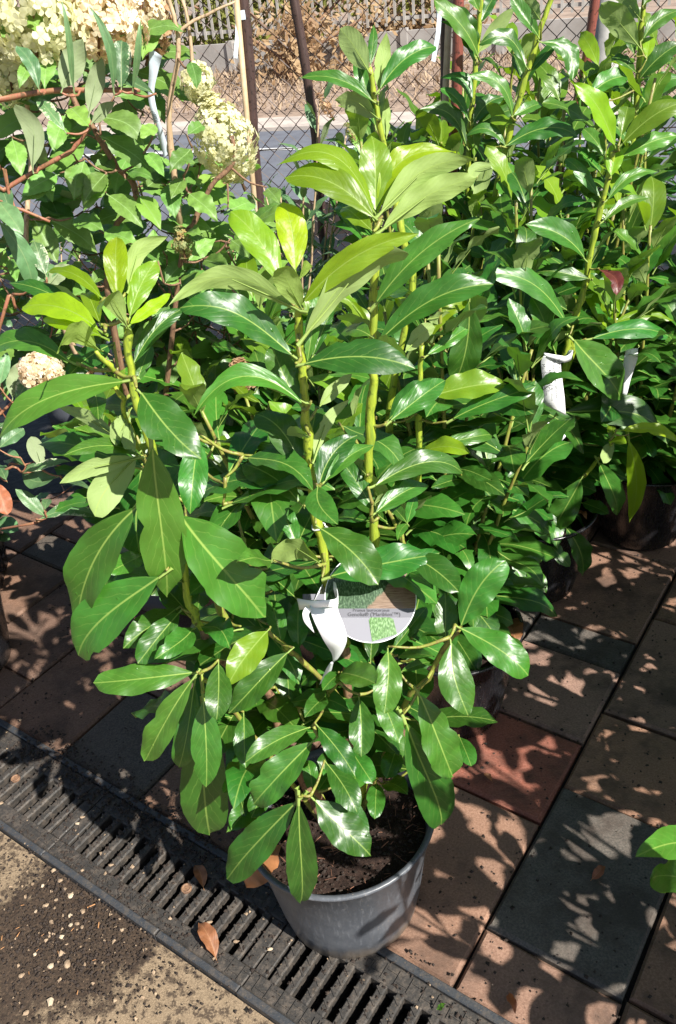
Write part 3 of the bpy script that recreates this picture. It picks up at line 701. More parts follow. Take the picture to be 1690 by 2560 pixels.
    def twigs(s, r=.0021, mat=None, mind=.012):
        """join every leaf base that hangs free to the nearest wood"""
        todo = list(s.bases); s.bases = []
        cost = lambda p, b: (p - b).length + max(0, p.z - b.z) * .6
        near = [min(s.sk, key=lambda p: cost(p, b)) for b in todo]
        while todo:
            i = min(range(len(todo)), key=lambda i: cost(near[i], todo[i])); b = todo.pop(i); q = near.pop(i); d = (q - b).length
            if d < mind: continue
            mid = b.lerp(q, .5) - Vector((0, 0, .12 * d)); P = smooth_path([q, mid, b], 3)
            t = MB(); t.tube(P, [r * 1.35 + (r * .75 - r * 1.35) * i / (len(P) - 1) for i in range(len(P))], 5); t.build('twig', mat or MAT['stem_mid'], s.root, True)
            s.sk += P[1:]
            near = [min([o_] + P[1:], key=lambda p: cost(p, e)) for o_, e in zip(near, todo)]

def pot(root, c, rim, base, h, mat, sx=1.0, sy=1.0, rot=0.0, seed=0, soil_z=.82, n=56):
    r = random.Random(seed); a1, a2 = r.uniform(0, 6.28), r.uniform(0, 6.28); wob = lambda t, z: (.006 * math.sin(2 * t + a1) + .004 * math.sin(3 * t + a2)) * (z / h)
    R_ = lambda z: base + (rim - base) * (z / h) ** .85
    prof = [(base * .94, .0), (base, .006), (R_(.25 * h), .25 * h), (R_(.5 * h), .5 * h), (R_(.80 * h), .80 * h), (R_(.82 * h) + .004, .825 * h), (R_(.95 * h) + .0045, .955 * h), (rim + .009, .97 * h), (rim + .010, h - .002), (rim + .006, h), (rim + .001, h - .001), (rim - .003, .96 * h), (R_(.8 * h) - .004, .8 * h), (R_(.6 * h) - .004, .6 * h)]
    m = Matrix.Translation(c) @ Matrix.Rotation(rot, 4, 'Z')
    b = MB(); b.lathe(prof, n, sx, sy, wob); b.build('pot', mat, root, True, m)
    b = MB(); ns, na = 22, 48; rr = R_(soil_z * h) - .003; vs = [(0, 0, soil_z * h + .012)]; fs = []
    for i in range(1, ns + 1):
        for j in range(na):
            t = 2 * math.pi * j / na; q = rr * i / ns; x, y = q * math.cos(t), q * math.sin(t)
            z = soil_z * h + .012 * (1 - (i / ns) ** 2) + .012 * noise.noise(Vector((x * 26 + seed, y * 26, 0))) + .009 * noise.noise(Vector((x * 110, y * 110, seed)))
            vs.append((x * sx, y * sy, z))
    fs += [(0, 1 + j, 1 + (j + 1) % na) for j in range(na)]
    fs += [(1 + (i - 1) * na + j, 1 + i * na + j, 1 + i * na + (j + 1) % na, 1 + (i - 1) * na + (j + 1) % na) for i in range(1, ns) for j in range(na)]
    b.add(vs, fs); b.build('soil', MAT['soil'], root, True, m)
    b = MB()
    for _ in range(900 if n > 40 else 40):
        t, q = r.uniform(0, 6.28), rr * math.sqrt(r.random()) * .97; crumb(b, Vector((q * math.cos(t) * sx, q * math.sin(t) * sy, soil_z * h + .006 + .012 * (1 - (q / rr) ** 2))), r.uniform(.0009, .0036), r)
    tag(b.build('soil_crumb', MAT['crumb'], root, False, m), kind='stuff')
    if n > 40:
        b = MB()
        for _ in range(130):
            t, q, a = r.uniform(0, 6.28), rr * math.sqrt(r.random()) * .95, r.uniform(0, 6.28); p0 = Vector((q * math.cos(t) * sx, q * math.sin(t) * sy, soil_z * h + .010 + .012 * (1 - (q / rr) ** 2))); d = Vector((math.cos(a), math.sin(a), r.uniform(-.2, .3))) * r.uniform(.003, .010)
            b.tube([p0 - d, p0 + d * .1 + Vector((0, 0, .001)), p0 + d], r.uniform(.0004, .0011), 3)
        tag(b.build('bark_fibre', MAT['rustymulch'], root, False, m), kind='stuff')
def crumb(b, p, s, r):
    v = [Vector((r.gauss(0, .25), r.gauss(0, .25), r.gauss(0, .25))) for _ in range(6)]
    q = [(1, 0, 0), (-1, 0, 0), (0, 1, 0), (0, -1, 0), (0, 0, .8), (0, 0, -.5)]
    b.add([p + (Vector(a) + e) * s for a, e in zip(q, v)], [(0, 2, 4), (2, 1, 4), (1, 3, 4), (3, 0, 4), (2, 0, 5), (1, 2, 5), (3, 1, 5), (0, 3, 5)])
def poly(s, d=0.0, Y=None):           # "Q 870 500 0.02, ..." -> points
    out = []
    for e in s.split(','):
        f = e.split(); out.append(at(*cp(f[0], float(f[1]), float(f[2])), Y - (float(f[3]) if len(f) > 3 else d)))
    return out

# ---------------------------------------------------------------- the laurel in the grey pot
MC = Vector((-.052, .935, 0))
main = empty('potted_laurel', MC, 'tall cherry laurel in a scuffed grey pot standing on the drain grate', 'potted plant')
pot(main, MC, .150, .118, .255, MAT['pot'], 1.04, .97, R(20), 4)
M = Plant(main, MC.y, 'laurel', 11)
S0 = MC + Vector((-.005, .01, .21)); S0b = MC + Vector((-.035, .02, .21)); S0c = MC + Vector((.03, .02, .21))
p = poly('V 440 890 .01,V 425 640 .0,V 400 480 0,S 480 1480 0,S 385 1180 .02', Y=M.Y); M.stem([S0] + p, .0085, .0058, MAT['bark'], 'trunk')
p1 = M.stem([p[-2]] + poly('S 385 1180 .02,S 355 960 .02,S 320 780 .02,S 285 560 .02,S 260 300 .02,S 245 60 .02,Q 460 1300 .02,Q 440 1050 .02,Q 445 930 .02', Y=M.Y), .0062, .0042, MAT['stem'])
M.stem([S0b] + poly('U 1300 840 .0,U 1220 590 .0,U 880 360 .03,U 800 180 .03', Y=M.Y), .0075, .0055, MAT['bark'], 'trunk')
M.stem(poly('U 800 180 .03,R 880 1280 .03,R 820 1080 .03,R 760 560 .03,R 640 330 .03,P 940 1300 .03,P 870 1100 .03,P 845 880 .03,P 828 670 .03', Y=M.Y), .0052, .0042, MAT['stem'])
M.stem([S0c] + poly('V 560 560 -.04,S 560 1300 -.04,S 640 900 -.03,S 610 560 -.03,S 620 250 -.03,S 630 20 -.03,Q 850 1250 -.03,Q 862 900 -.03,Q 870 640 -.03,Q 878 440 -.03', Y=M.Y), .0072, .0042, MAT['stem'])
M.stem([S0c] + poly('V 760 640 .04,V 890 470 .06,V 1020 250 .07,V 1090 165 .07', Y=M.Y), .005, .003, MAT['stem_mid'])
M.stem(poly('V 400 640 .0,V 290 520 .02,U 1420 370 .03,U 1220 200 .04', Y=M.Y), .0045, .003, MAT['stem_mid'])
M.stem([S0b] + poly('U 1000 700 .03,U 790 510 .06', Y=M.Y), .0045, .003, MAT['stem_mid'])
M.stem([S0] + poly('W 590 200 .1,W 500 260 .13', Y=M.Y), .0045, .003, MAT['bark'])
M.stem(poly('R 1100 1330 -.01,R 1020 1180 -.01,R 980 1080 -.01', Y=M.Y), .005, .0045, MAT['stem_mid'])
M.stem(poly('P 930 1520 .0,P 840 1320 .0,P 800 1150 .01,P 735 1030 .01', Y=M.Y), .003, .0026, MAT['stem'])
M.stem(poly('P 845 1020 .03,P 740 950 .05,P 625 830 .06', Y=M.Y), .003, .0022, MAT['stem'], 'petiole')
M.many('''
P 770 500 765 90 155 y.85 d.04 b
P 850 600 1022 240 150 m925,410 y.3 d.04
P 845 420 1100 82 115 u m915,190 y.25 d.02
P 825 670 645 590 130 u m740,500 y.3 d.06 t.05
P 640 690 150 540 175 m400,555 y.7 d.06
P 660 730 280 625 115 y.8 d.07
P 630 820 370 850 135 u m540,720 y.55 d.06
P 655 475 310 318 85 m500,345 y.7 d.03
P 545 520 200 425 90 u y.1 d.01
P 500 560 60 385 110 m260,440 d.0
P 855 650 1115 455 85 m960,575 y.85 d.05
P 650 640 560 455 110 y.5 d.05
P 800 1030 -10 1410 200 m430,1120 y.16 d.07
P 450 900 -90 850 150 m220,795 d.03
P 875 910 1190 555 115 m990,735 d.01
P 885 1050 985 790 100 d-.01
P 925 1105 1315 1535 330 m1075,1310 y.12 d.09 n.62,.45,1
P 720 790 430 1020 150 d-.02
P 745 1000 480 795 62 d-.01
P 610 1070 642 1275 125 y.1 d.01
P 745 1375 375 1195 95 u d-.02
P 840 1230 765 1445 125 u d-.01
P 845 1300 862 1475 85 u d.0
R 605 190 700 1150 310 m640,640 y.1 d.09 n.45,.3,1
R 790 630 1330 1285 390 m985,900 y.14 d.09 n.6,.35,-1
R 500 570 108 1340 290 m255,880 y.1 d.09
R 645 1030 120 1540 320 m400,1230 y.08 d.11 b
R 495 240 225 630 230 u m330,430 d.03
R 530 225 20 235 75 m270,185 d.03
R 490 250 0 415 115 u m230,320 d.04
R 905 130 850 615 190 d.0
R 545 880 310 1000 140 y.1 d.02
R 865 1285 640 1060 160 d-.02
R 930 1350 1115 1505 170 m1060,1390 d.04
U 1222 205 968 555 205 m1120,330 y.28 d.06
U 1355 345 975 740 185 m1200,500 y.1 d.07
U 735 190 485 390 160 m660,275 y.08 d.05
U 645 85 378 415 175 m530,230 d.03
U 625 60 280 320 190 d-.02
U 735 475 88 542 195 m420,518 y.08 d.10
U 735 520 428 1048 185 m560,790 y.06 d.12
U 745 560 645 1095 160 d.07
U 805 660 825 1222 200 m822,920 y.08 d.12
U 905 420 893 782 185 m905,600 y.08 d.1
U 815 760 848 1525 310 m800,1120 y.08 d.08
U 1070 760 1085 1102 145 d.07
U 1155 1070 932 1262 110 y.08 d.08
U 1490 835 1080 1062 150 m1290,925 y.04 d.12
U 1515 930 1133 1335 225 m1335,1110 y.06 d.13
W 468 280 25 775 240 m260,510 y.06 d.15 b
W 490 300 498 928 175 m487,640 y.05 d.16
W 598 265 958 625 265 m760,450 y.05 d.15
V 232 765 455 1068 145 m345,910 y.05 d.13
V 285 990 465 1278 155 m385,1125 y.04 d.11
V 340 1150 535 1445 145 d.1
V 415 885 560 1108 140 y.03 d.07
V 478 600 490 945 155 m488,760 y.06 d.09
V 650 312 630 685 185 m655,500 y.12 d.11
V 590 560 722 866 140 m665,720 y.08 d.08
V 845 578 1040 1060 220 m935,800 y.12 d.11
V 765 750 970 1352 245 m860,1060 y.07 d.12
V 1035 262 1138 703 255 m1045,480 y.14 d.11
V 1093 172 1498 457 195 m1290,285 y.2 d.09
S 1128 1372 1378 1008 205 m1205,1210 y.14 d.07
S 1040 1482 1035 1190 140 y.08 d.06
V 372 440 580 505 160 y.08 d.09
V 365 445 255 548 85 y.12 d.07
V 285 570 152 703 110 y.08 d.06
V 725 335 935 345 75 d.04
V 735 430 905 375 60 d.03
V 765 1020 500 1000 185 d.05
V 585 1105 572 1318 115 d.08
V 640 1110 765 1165 115 y.08 d.06
V 1085 830 1155 1005 120 d.02
S 340 832 662 1145 225 m500,965 y.1 d.1
S 400 1098 1012 970 190 m700,1035 y.05 d.06
S 838 988 1112 1185 195 m985,1075 y.12 d.05
S 325 600 438 812 170 m335,710 y.12 d.09
S 338 1030 60 1010 120 u m200,950 y.3 d.05
S 60 1010 -130 1020 110 y.15 d.08
S 235 480 -25 190 190 m105,290 d.02
S 218 685 -90 470 175 m80,555 d.03
S 330 600 545 310 145 m405,430 y.05 d.05
S 365 565 638 368 90 m500,440 y.12 d.05
S 308 435 505 108 72 u m370,250 y.2 d.03
S 280 335 320 145 95 y.05 d.02
S 270 310 148 305 65 u y.1 d.05
S 645 742 455 450 115 m560,610 d.0
S 650 742 945 595 115 m800,645 y.1 d.02
S 612 790 430 772 75 y.08 d.01
S 640 690 745 648 60 u y.1 d.02
S 650 590 1135 520 135 m900,490 y.06 d.02
S 822 800 722 700 65 y.14 d-.02
S 825 800 872 650 65 y.14 d-.02
S 820 805 770 900 60 y.1 d-.02
S 590 522 475 430 90 u d-.02
S 840 1080 972 1172 75 y.12 d.02
S 742 1512 935 1272 85 y.12 d.02
S 620 1568 630 1400 95 y.05 d.0
S 210 930 100 700 110 d-.03
S 190 1210 20 1080 150 d-.01
S 215 1500 220 1230 130 d-.01
S 120 1480 60 1230 110 d.01
Q 872 390 848 -25 185 m862,180 y.32 d-.02
Q 862 405 318 142 115 m620,120 y.5 d-.01 r15
Q 860 430 362 212 160 m600,255 y.4 d.01
Q 845 500 690 378 105 y.3 d.02
Q 882 410 1322 68 135 m1000,150 y.8 d-.02
Q 900 410 1432 108 140 m1110,205 u y.3 d.0
Q 915 495 1436 210 140 m1140,335 u y.3 d.0
Q 785 522 655 368 85 d-.04
Q 335 795 58 398 175 m215,570 y.45 d.03
Q 420 725 352 345 170 m405,555 y.95 d.01 b
Q 420 950 -292 932 120 m60,790 u y.25 d.06
Q 452 930 328 718 140 u y.4 d.06 t.03
Q 440 780 518 710 85 u y.7 d.02
Q 475 900 1112 525 150 m690,690 y.45 d.04 r40
Q 480 1085 1052 632 160 m720,825 u y.15 d.05 r20
Q 400 1200 -225 940 185 m100,1010 d.05
Q 452 1482 290 1150 155 m355,1330 d.03
Q 478 1252 1098 1282 195 m790,1230 y.04 d.07
C 1390 380 890 450 105 m1130,275 y.15 d.06
Q 880 905 1452 438 155 m1135,650 y.06 d.0
Q 890 1130 1532 808 160 m1205,905 y.08 d.01
Q 932 802 895 678 140 d-.03
Q 830 955 730 842 65 d-.03
Q 725 1130 615 1040 115 y.1 d-.04
Q 840 1095 698 1058 140 y.12 d.0
Q 870 1135 1035 1192 95 u d.01
Q 1040 1175 1205 1048 95 u y.1 d-.01
Q 490 1235 562 838 85 d.0
Q 520 1205 640 920 65 d-.03
Q 560 1485 742 1308 75 u d-.01
Q 960 1568 1262 1345 130 y.05 d-.02
V 205 1185 165 965 95 y.2 d.09
V 250 1130 285 905 130 d.03
V 215 1170 330 1010 120 d.05
V 420 1000 300 880 120 d.02
V 520 1010 400 1130 130 d.03
V 620 960 470 830 130 d.0
V 700 900 640 1080 130 d.03
W 230 320 20 470 150 d.04
U 1160 1280 985 1500 150 d.04
U 1000 1180 1080 1420 140 d.02
U 1250 1180 1120 1420 140 d.03
U 1290 880 1180 700 110 d.0
''')
# inner leaves of the bush
for _ in range(175):
    z = M.r.choice((M.r.uniform(.32, .62), M.r.uniform(.4, 1.0))); w = .17 if z < .6 else .13
    b0 = Vector((MC.x - .02 + max(-1.5, min(1.4, M.r.gauss(0, 1))) * w * .75 - (z - .4) * .08, MC.y + (M.r.uniform(-.07, .12) if z < .58 else M.r.uniform(-.02, .11)), z)); a = M.r.uniform(0, 6.28); el = M.r.uniform(-.7, .35)
    h = Vector((math.cos(a), math.sin(a) * .8, 0)); d = h * math.cos(el) + Vector((0, 0, math.sin(el)))
    q_ = [proj(b0 + d.normalized() * t_) for t_ in (.0, .06, .13)]      # keep the soil, the tags and the drain in front of it free
    if b0.y < MC.y + .03 and any(x0 < x < x1 and y0 < y < y1 for x, y in q_ for x0, y0, x1, y1 in ((690, 1860, 1120, 2300), (700, 1270, 1070, 1720), (0, 1880, 560, 2400), (1060, 1750, 1300, 2050))): continue
    M.bases.append(M.leaf3(b0, d, M.r.uniform(.10, .14), Vector((0, 0, 1)) * math.cos(el) - h * math.sin(el), M.r.uniform(0, .1)))
M.twigs()

# ---------------------------------------------------------------- the laurels behind and beside it
def laurel(c, label, rim=.145, base=.108, h=.25, mat='blackpot', seed=1, n=40, group='potted laurels standing in rows'):
    c = Vector((c[0], c[1], 0.006)); root = empty('potted_laurel', c, label, 'potted plant', group)
    pot(root, c, rim, base, h, MAT[mat], 1, 1, seed, seed, n=n); return Plant(root, c.y, 'laurel', seed + 50), c
def bush(P, c, nst, hgt, spread, nl, seed, L=.115, low=.23, ytop=.38):
    r = random.Random(seed)
    for k in range(nst):
        a = 6.28 * k / nst + r.uniform(-.5, .5); s0 = c + Vector((.02 * math.cos(a), .02 * math.sin(a), low)); hh = hgt * r.uniform(.62, 1.0); sp = spread * r.uniform(.4, 1)
        pts = [s0, s0 + Vector((math.cos(a) * sp * .6, math.sin(a) * sp * .6, hh * .35)), s0 + Vector((math.cos(a) * sp, math.sin(a) * sp, hh))]
        Pp = P.stem(pts, .006, .0035, MAT['stem_mid'], k=6); P.shoot(Pp, int(nl * hh / hgt), L, ytop)

P1, c1 = laurel((.215, 1.385), 'cherry laurel in a plain black pot just behind the grey pot', seed=2)
s0 = c1 + Vector((0, 0, .22))
P1.stem([s0] + poly('S 900 780 .02,S 890 420 .02,S 890 110 .02,Q 1120 1300 .02,Q 1130 1150 .02', Y=P1.Y), .007, .004, MAT['stem'])
pp = P1.stem([s0 + Vector((-.02, .03, 0))] + poly('S 720 420 -.05,Q 1075 850 -.05,Q 1040 640 -.05,Q 1005 450 -.05,Q 980 330 -.05,G 1240 760 -.05,G 1205 560 -.05,G 1170 380 -.05', Y=P1.Y), .007, .0035, MAT['stem'])
P1.many('''
G 1165 390 1005 160 150 u y.2 d-.04
G 1225 505 1270 182 92 u y.3 d-.05
G 1178 360 1195 140 42 d-.06
G 1235 495 1548 262 115 m1370,345 d-.04
G 1185 560 778 440 72 m950,440 y.15 d-.03
G 1212 655 978 562 115 m1095,575 u d-.03
G 1205 700 1098 330 100 d-.07
G 1268 765 1270 535 52 u y.3 d-.06
G 1180 620 1080 518 52 u d-.05
Q 1190 1432 1600 1372 155 m1380,1395 y.28 d.04
Q 950 1562 1262 1348 165 m1100,1440 y.05 d.05
Q 1395 905 1320 1345 175 m1385,1120 y.05 d-.02
Q 1165 1200 1392 1050 75 m1270,1140 y.2 d.03
Q 1180 1110 1400 915 80 m1290,950 y.75 d-.02
Q 1165 1000 1310 1000 70 u d.0
S 905 405 1178 410 95 m1040,385 y.4 d.05
S 990 362 1302 308 82 y.05 d.04
S 1085 215 1545 35 120 m1330,110 y.05 d.05
S 1130 500 1300 565 75 y.05 d.06
S 1130 560 960 600 70 y.02 d.03
Q 985 860 905 890 80 y.5 d-.06
Q 1000 880 1020 960 70 y.5 d-.05
''')
for q, t in (((-.10, -.07), .42), ((.12, -.02), .5), ((.06, .1), .7), ((-.07, .09), .7), ((-.14, .0), .55), ((.0, .14), .8), ((.14, .08), .6), ((.0, .03), .85)):
    Pp = P1.stem([s0, s0 + Vector((q[0] * .6, q[1] * .6, t * .45)), s0 + Vector((q[0] * 1.3, q[1] * 1.3, t))], .005, .003, MAT['stem_mid'], k=5); P1.shoot(Pp, 26, .14, .12, .02)
P1.twigs()

P2, c2 = laurel((.505, 1.80), 'black potted cherry laurel with the printed white tag and a red curled leaf', seed=3)
s0 = c2 + Vector((0, 0, .22))
P2.stem([s0] + poly('H 200 250 .02,L 560 120 .02,E 980 1150 .02,E 1030 950 .02,E 1085 780 .02,E 1115 600 .02,E 1165 380 .02,E 1212 200 .02,E 1235 60 .02', Y=P2.Y), .0085, .005, MAT['stem'], k=5)
P2.stem([s0] + poly('H 640 240 .08,L 640 1400 .1,L 780 1240 .11,L 940 1050 .12', Y=P2.Y), .0055, .0035, MAT['stem'])
P2.many('''
F 1195 890 930 508 120 m1070,665 y.5 d.03
F 1232 828 1272 655 175 y.25 d.03
F 1245 875 1610 630 135 m1410,730 y.28 d.04
F 1172 1075 1192 878 105 y.45 d.04
F 1245 955 1580 828 105 y.15 d.02
F 1130 965 1000 788 85 m1060,850 y.1 d.01
E 1210 312 1472 168 62 m1330,200 y.1 d.03
E 1190 425 1435 308 55 m1310,340 y.15 d.04
E 1162 295 980 100 65 d.0
E 1082 625 768 448 115 m930,500 d.03
E 1102 732 820 702 75 y.06 d.03
E 985 965 568 708 115 m790,775 y.03 d.06
E 1200 985 1265 800 130 y.75 d-.06
E 1200 990 1095 800 120 y.7 d-.06
E 1240 970 1560 960 60 m1390,935 y.6 d-.04
E 990 900 810 810 100 d.02
E 930 1120 800 830 120 d.03
E 1130 1050 1530 1040 100 m1330,1010 y.04 d.03
L 572 40 1025 622 330 m770,300 y.03 d.07
L 490 745 1405 915 300 m950,775 y.04 d.06
L 78 690 655 1155 205 m345,800 y.14 d.08
L 95 795 255 1140 255 y.14 d.08
L 1040 925 1600 1060 115 m1310,925 y.9 d.14
L 1110 1040 1112 1822 115 m1155,1420 y.75 d.15
L 815 1240 985 1752 185 m905,1480 y.12 d.14
L 930 1030 1080 1060 90 y.45 d.15
L 930 1030 930 870 80 y.35 d.13
L 960 1040 850 1250 120 u d.11
H 722 172 488 605 235 y.06 d.12
H 68 425 505 745 225 m300,550 y.0 d.14
H 48 572 365 965 205 y.02 d.13
H 585 600 738 1030 175 m690,800 y.06 d.13
H 385 690 622 950 120 y.04 d.12
H 240 940 412 1188 135 y.1 d.14
H 0 1170 345 1290 150 y.03 d.15
H 740 380 972 482 135 d.08
H 100 900 290 1255 130 y.02 d.14
H 320 30 30 200 190 y.04 d.1
L 1240 985 1350 1192 175 d-.02
''')
P2.px('E 1168 690 1252 822 70 m1235,730 d.05', kindmat=MAT['redleaf'])
for q, t in (((-.14, -.08), .36), ((.1, .1), .6), ((-.1, .1), .6), ((-.18, .02), .5), ((.0, .12), .8), ((.17, .05), .55), ((-.05, -.02), .65)):
    Pp = P2.stem([s0, s0 + Vector((q[0] * .6, q[1] * .6, t * .45)), s0 + Vector((q[0] * 1.3, q[1] * 1.3, t))], .005, .003, MAT['stem_mid'], k=5); P2.shoot(Pp, 25, .14, .1, .0)
P2.twigs()

P3, c3 = laurel((.62, 2.28), 'cherry laurel behind the tagged laurel, its long stem leaning right across the fence', seed=4)
s0 = c3 + Vector((0, 0, .22))
pp = P3.stem([s0] + poly('E 470 840 0,E 520 640 0,E 590 400 0,F 490 1050 0,F 570 740 0,F 645 480 0,F 720 220 0,F 800 0 0,F 850 -160 0', Y=P3.Y), .0095, .006, MAT['stem'], k=4)
P3.many('''
F 725 220 560 -25 85 m640,110 d.02
F 735 120 630 -10 125 u y.1 d.04
F 655 470 885 220 62 m760,340 d.0
F 650 410 362 272 95 m520,245 y.06 d.04
F 740 260 935 495 105 m905,190 y.12 d.03
F 640 500 570 330 70 d-.03
F 565 715 298 462 75 m480,520 d.03
F 575 705 750 642 65 d.04
F 570 760 430 735 70 y.3 d.03
F 525 892 285 830 62 m400,800 y.05 d.03
F 535 890 968 840 115 m760,800 d.04
F 485 1025 335 1185 75 m370,1010 u y.2 d.05
E 620 330 780 410 90 m720,330 y.04 d.04
E 620 430 770 380 80 y.06 d.06
E 540 510 585 640 110 y.06 d.05
E 640 210 670 345 80 d.04
E 600 60 500 330 70 u d.03
''')
P3.twigs()
bush(P3, c3, 10, .95, .26, 34, 31, .145, ytop=.35)
P4, c4 = laurel((.30, 2.42), 'cherry laurel beside the red trunk, its straight stem rising in front of the pickets', seed=5)
s0 = c4 + Vector((0, 0, .22))
P4.stem([s0] + poly('E 440 500 0,F 300 900 0,F 320 640 0,F 345 350 0,F 368 60 0,F 380 -160 0', Y=P4.Y), .0085, .0055, MAT['stem'], k=5)
P4.many('''
F 355 340 80 -5 105 m230,140 y.15 d.04
F 335 335 195 25 125 d.02
F 330 375 125 130 62 m260,220 d.03
F 360 320 580 45 85 u m460,190 y.1 d.0
F 370 140 470 -40 70 d.0
F 315 630 125 478 75 m255,470 d.03
F 292 725 125 540 62 m210,600 y.06 d.03
F 325 755 525 595 95 m410,650 d.02
F 345 765 640 640 80 d.0
F 283 895 -10 672 95 m150,690 d.04
F 360 60 290 -60 80 y.1 d.02
''')
P4.twigs()
bush(P4, c4, 10, .9, .24, 34, 41, .145, ytop=.4)
P5, c5 = laurel((1.02, 2.3), 'cherry laurel by the concrete fence post, its tall stem full of broad leaves', seed=6)
s0 = c5 + Vector((0, 0, .22))
P5.stem([s0] + poly('E 1300 560 0,F 1310 800 0,F 1325 620 0,F 1345 330 0,F 1368 60 0,F 1385 -160 0', Y=P5.Y), .0085, .0055, MAT['stem'], k=5)
P5.many('''
F 1335 275 1110 25 150 u y.1 d.04
F 1345 110 1200 -40 110 u y.1 d.03
F 1370 235 1600 60 90 m1470,120 y.08 d.03
F 1350 480 1600 260 155 m1450,370 y.06 d.03
F 1320 440 1178 350 62 y.2 d.04
F 1040 585 1272 465 115 m1160,500 y.1 d.06
F 1345 665 1600 480 140 m1450,540 y.05 d.02
F 1310 330 1265 190 70 d.03
F 1390 350 1410 225 75 y.4 d.04
F 1330 560 1170 545 70 d.02
F 1370 30 1460 -60 70 y.2 d.03
''')
P5.twigs()
bush(P5, c5, 10, .95, .26, 34, 51, .145)
for i, (x, y, h, lab, sd) in enumerate(((.86, 1.98, .72, 'bushy cherry laurel at the edge of the bricks, beside the tagged laurel', 7), (1.28, 2.05, .85, 'cherry laurel with a plain white strip tag, beyond the brick edging', 8),
        (.02, 2.0, .62, 'low cherry laurel hidden behind the grey potted laurel', 9), (.86, 2.72, .95, 'cherry laurel close to the fence, between two taller laurels', 12), (-.02, 1.58, .55, 'young cherry laurel directly behind the grey pot', 13), (.52, 2.78, 1.0, 'cherry laurel before the fence, between the red trunk and the leaning trunk', 14), (1.36, 2.62, 1.0, 'cherry laurel before the fence, on the far side of the concrete post', 15), (1.62, 2.2, .95, 'cherry laurel farthest along the brick edging', 16), (-.28, 1.75, .5, 'low cherry laurel between the hydrangea and the grey potted laurel', 17))):
    Pn, cn = laurel((x, y), lab, seed=20 + i, n=28); bush(Pn, cn, 10, h, .24, 34, sd, L=.145)
# laurels beside the photographer: they throw the dappled shade on the paving
NB, cn = laurel((.84, .48), 'cherry laurel whose leaf tips reach over the grey paver', seed=30, group='laurels along the brown paving')
bush(NB, cn, 14, .95, .38, 26, 61, L=.12)
NB.px('X 1700 890 1385 905 150 m1520,850 y.1 d-.09'); NB.px('X 1720 1030 1455 1010 150 d-.07')
NB.twigs()
NC, cn = laurel((1.32, 1.30), 'tall cherry laurel beside the brown paving, nearest the brick edging', seed=31, group='laurels along the brown paving')
bush(NC, cn, 14, 1.0, .38, 26, 62, L=.12)
ND, cn = laurel((1.02, .98), 'cherry laurel between two others along the brown paving', seed=32, group='laurels along the brown paving')
bush(ND, cn, 14, .9, .36, 26, 63, L=.12)

# ---------------------------------------------------------------- hydrangea and the variegated shrubs
HC = Vector((-.50, 1.95, 0.0))
hyd = empty('potted_hydrangea', HC, 'hydrangea with big cream flower cones and broad toothed leaves, in front of the fence', 'potted plant')
pot(hyd, HC, .15, .115, .25, MAT['greypot'], seed=40, n=40)
HY = Plant(hyd, 1.85, 'hydrangea', 77)
h0 = HC + Vector((0, 0, .22))
HY.stem([h0] + poly('B 600 700 0,B 760 200 0,A 930 1330 0,A 730 1010 0,A 560 760 0,A 470 400 0', Y=HY.Y), .007, .004, MAT['bark'])
HY.stem([h0] + poly('B 300 800 0,B 150 500 0,A 250 1200 -.05,A 200 700 -.05,A 150 300 -.05', Y=HY.Y), .007, .004, MAT['twig_tan'])
HY.stem([h0] + poly('B 1000 640 0,B 1100 330 0,B 1180 150 0,G 420 900 0,G 400 760 0', Y=HY.Y), .006, .004, MAT['bark'])
HY.stem(poly('Z 450 560 -.1,A 1330 950 -.1,A 1400 400 -.1,A 1360 130 -.1,A 1300 -80 -.1', Y=HY.Y), .006, .004, MAT['twig_tan'])
HY.stem(poly('A 1390 320 -.1,A 1440 220 -.1,A 1568 140 -.1,G 420 10 -.1', Y=HY.Y), .004, .002, MAT['twig_tan'])
HY.stem(poly('A 1520 700 -.12,A 1500 300 -.12,A 1430 0 -.12', Y=HY.Y), .004, .003, MAT['twig_tan'])
HY.many('''
A 370 335 110 172 135 m270,190
A 372 325 622 130 175
A 430 385 705 335 165
A 372 420 350 702 155
A 800 920 1135 1155 210 m985,985
A 822 1080 1182 1352 225 m985,1185 y.05
A 1212 978 1100 1085 110 y.2
A 605 1290 580 1568 175
A 822 1368 655 1600 185 y.12
A 445 1372 165 1545 195 y.1
A 505 910 425 1212 195
A 560 850 705 1005 155
A 920 752 1165 748 110 y.1
A 1492 1170 1328 1362 145
A 1475 1050 1600 990 135
A 1500 490 1545 700 110
A 60 340 -20 190 150
A 250 480 150 700 110
A 100 1100 170 1390 160
A 560 1200 380 1090 120
A 1000 1400 1180 1380 110 y.3
A 900 1330 760 1280 150
A 780 1420 870 1200 130
A 1430 1400 1340 1560 120 y.1
A 1150 1200 1290 1390 110 y.1
B 290 340 545 522 155 m410,410 y.08
B 612 200 802 382 160 m700,270 y.06
B 780 205 902 392 115 y.45
B 590 90 468 292 115 y.12
B 470 10 412 232 115
B 312 90 110 242 105 y.05
B 415 330 582 402 125 y.05
B 590 400 772 482 130
B 942 140 982 332 115
B 1062 190 1222 345 125
B 205 350 322 582 125 y.05
B 930 680 1062 552 95 y.06
B 1150 560 1292 622 95 y.06
B 1050 400 1130 430 70 y.1
B 60 560 90 690 70 y.05
B 520 690 600 620 90 y.1
B 1060 560 1210 440 90 y.15
B 880 560 830 500 70 y.2
B 720 60 860 110 70 y.15
B 1300 450 1400 560 120 y.12
B 1500 160 1568 250 90 y.1
B 1000 690 880 640 80
B 1250 680 1120 640 80
B 1340 760 1180 740 80
''', .02)
hr = random.Random(12)
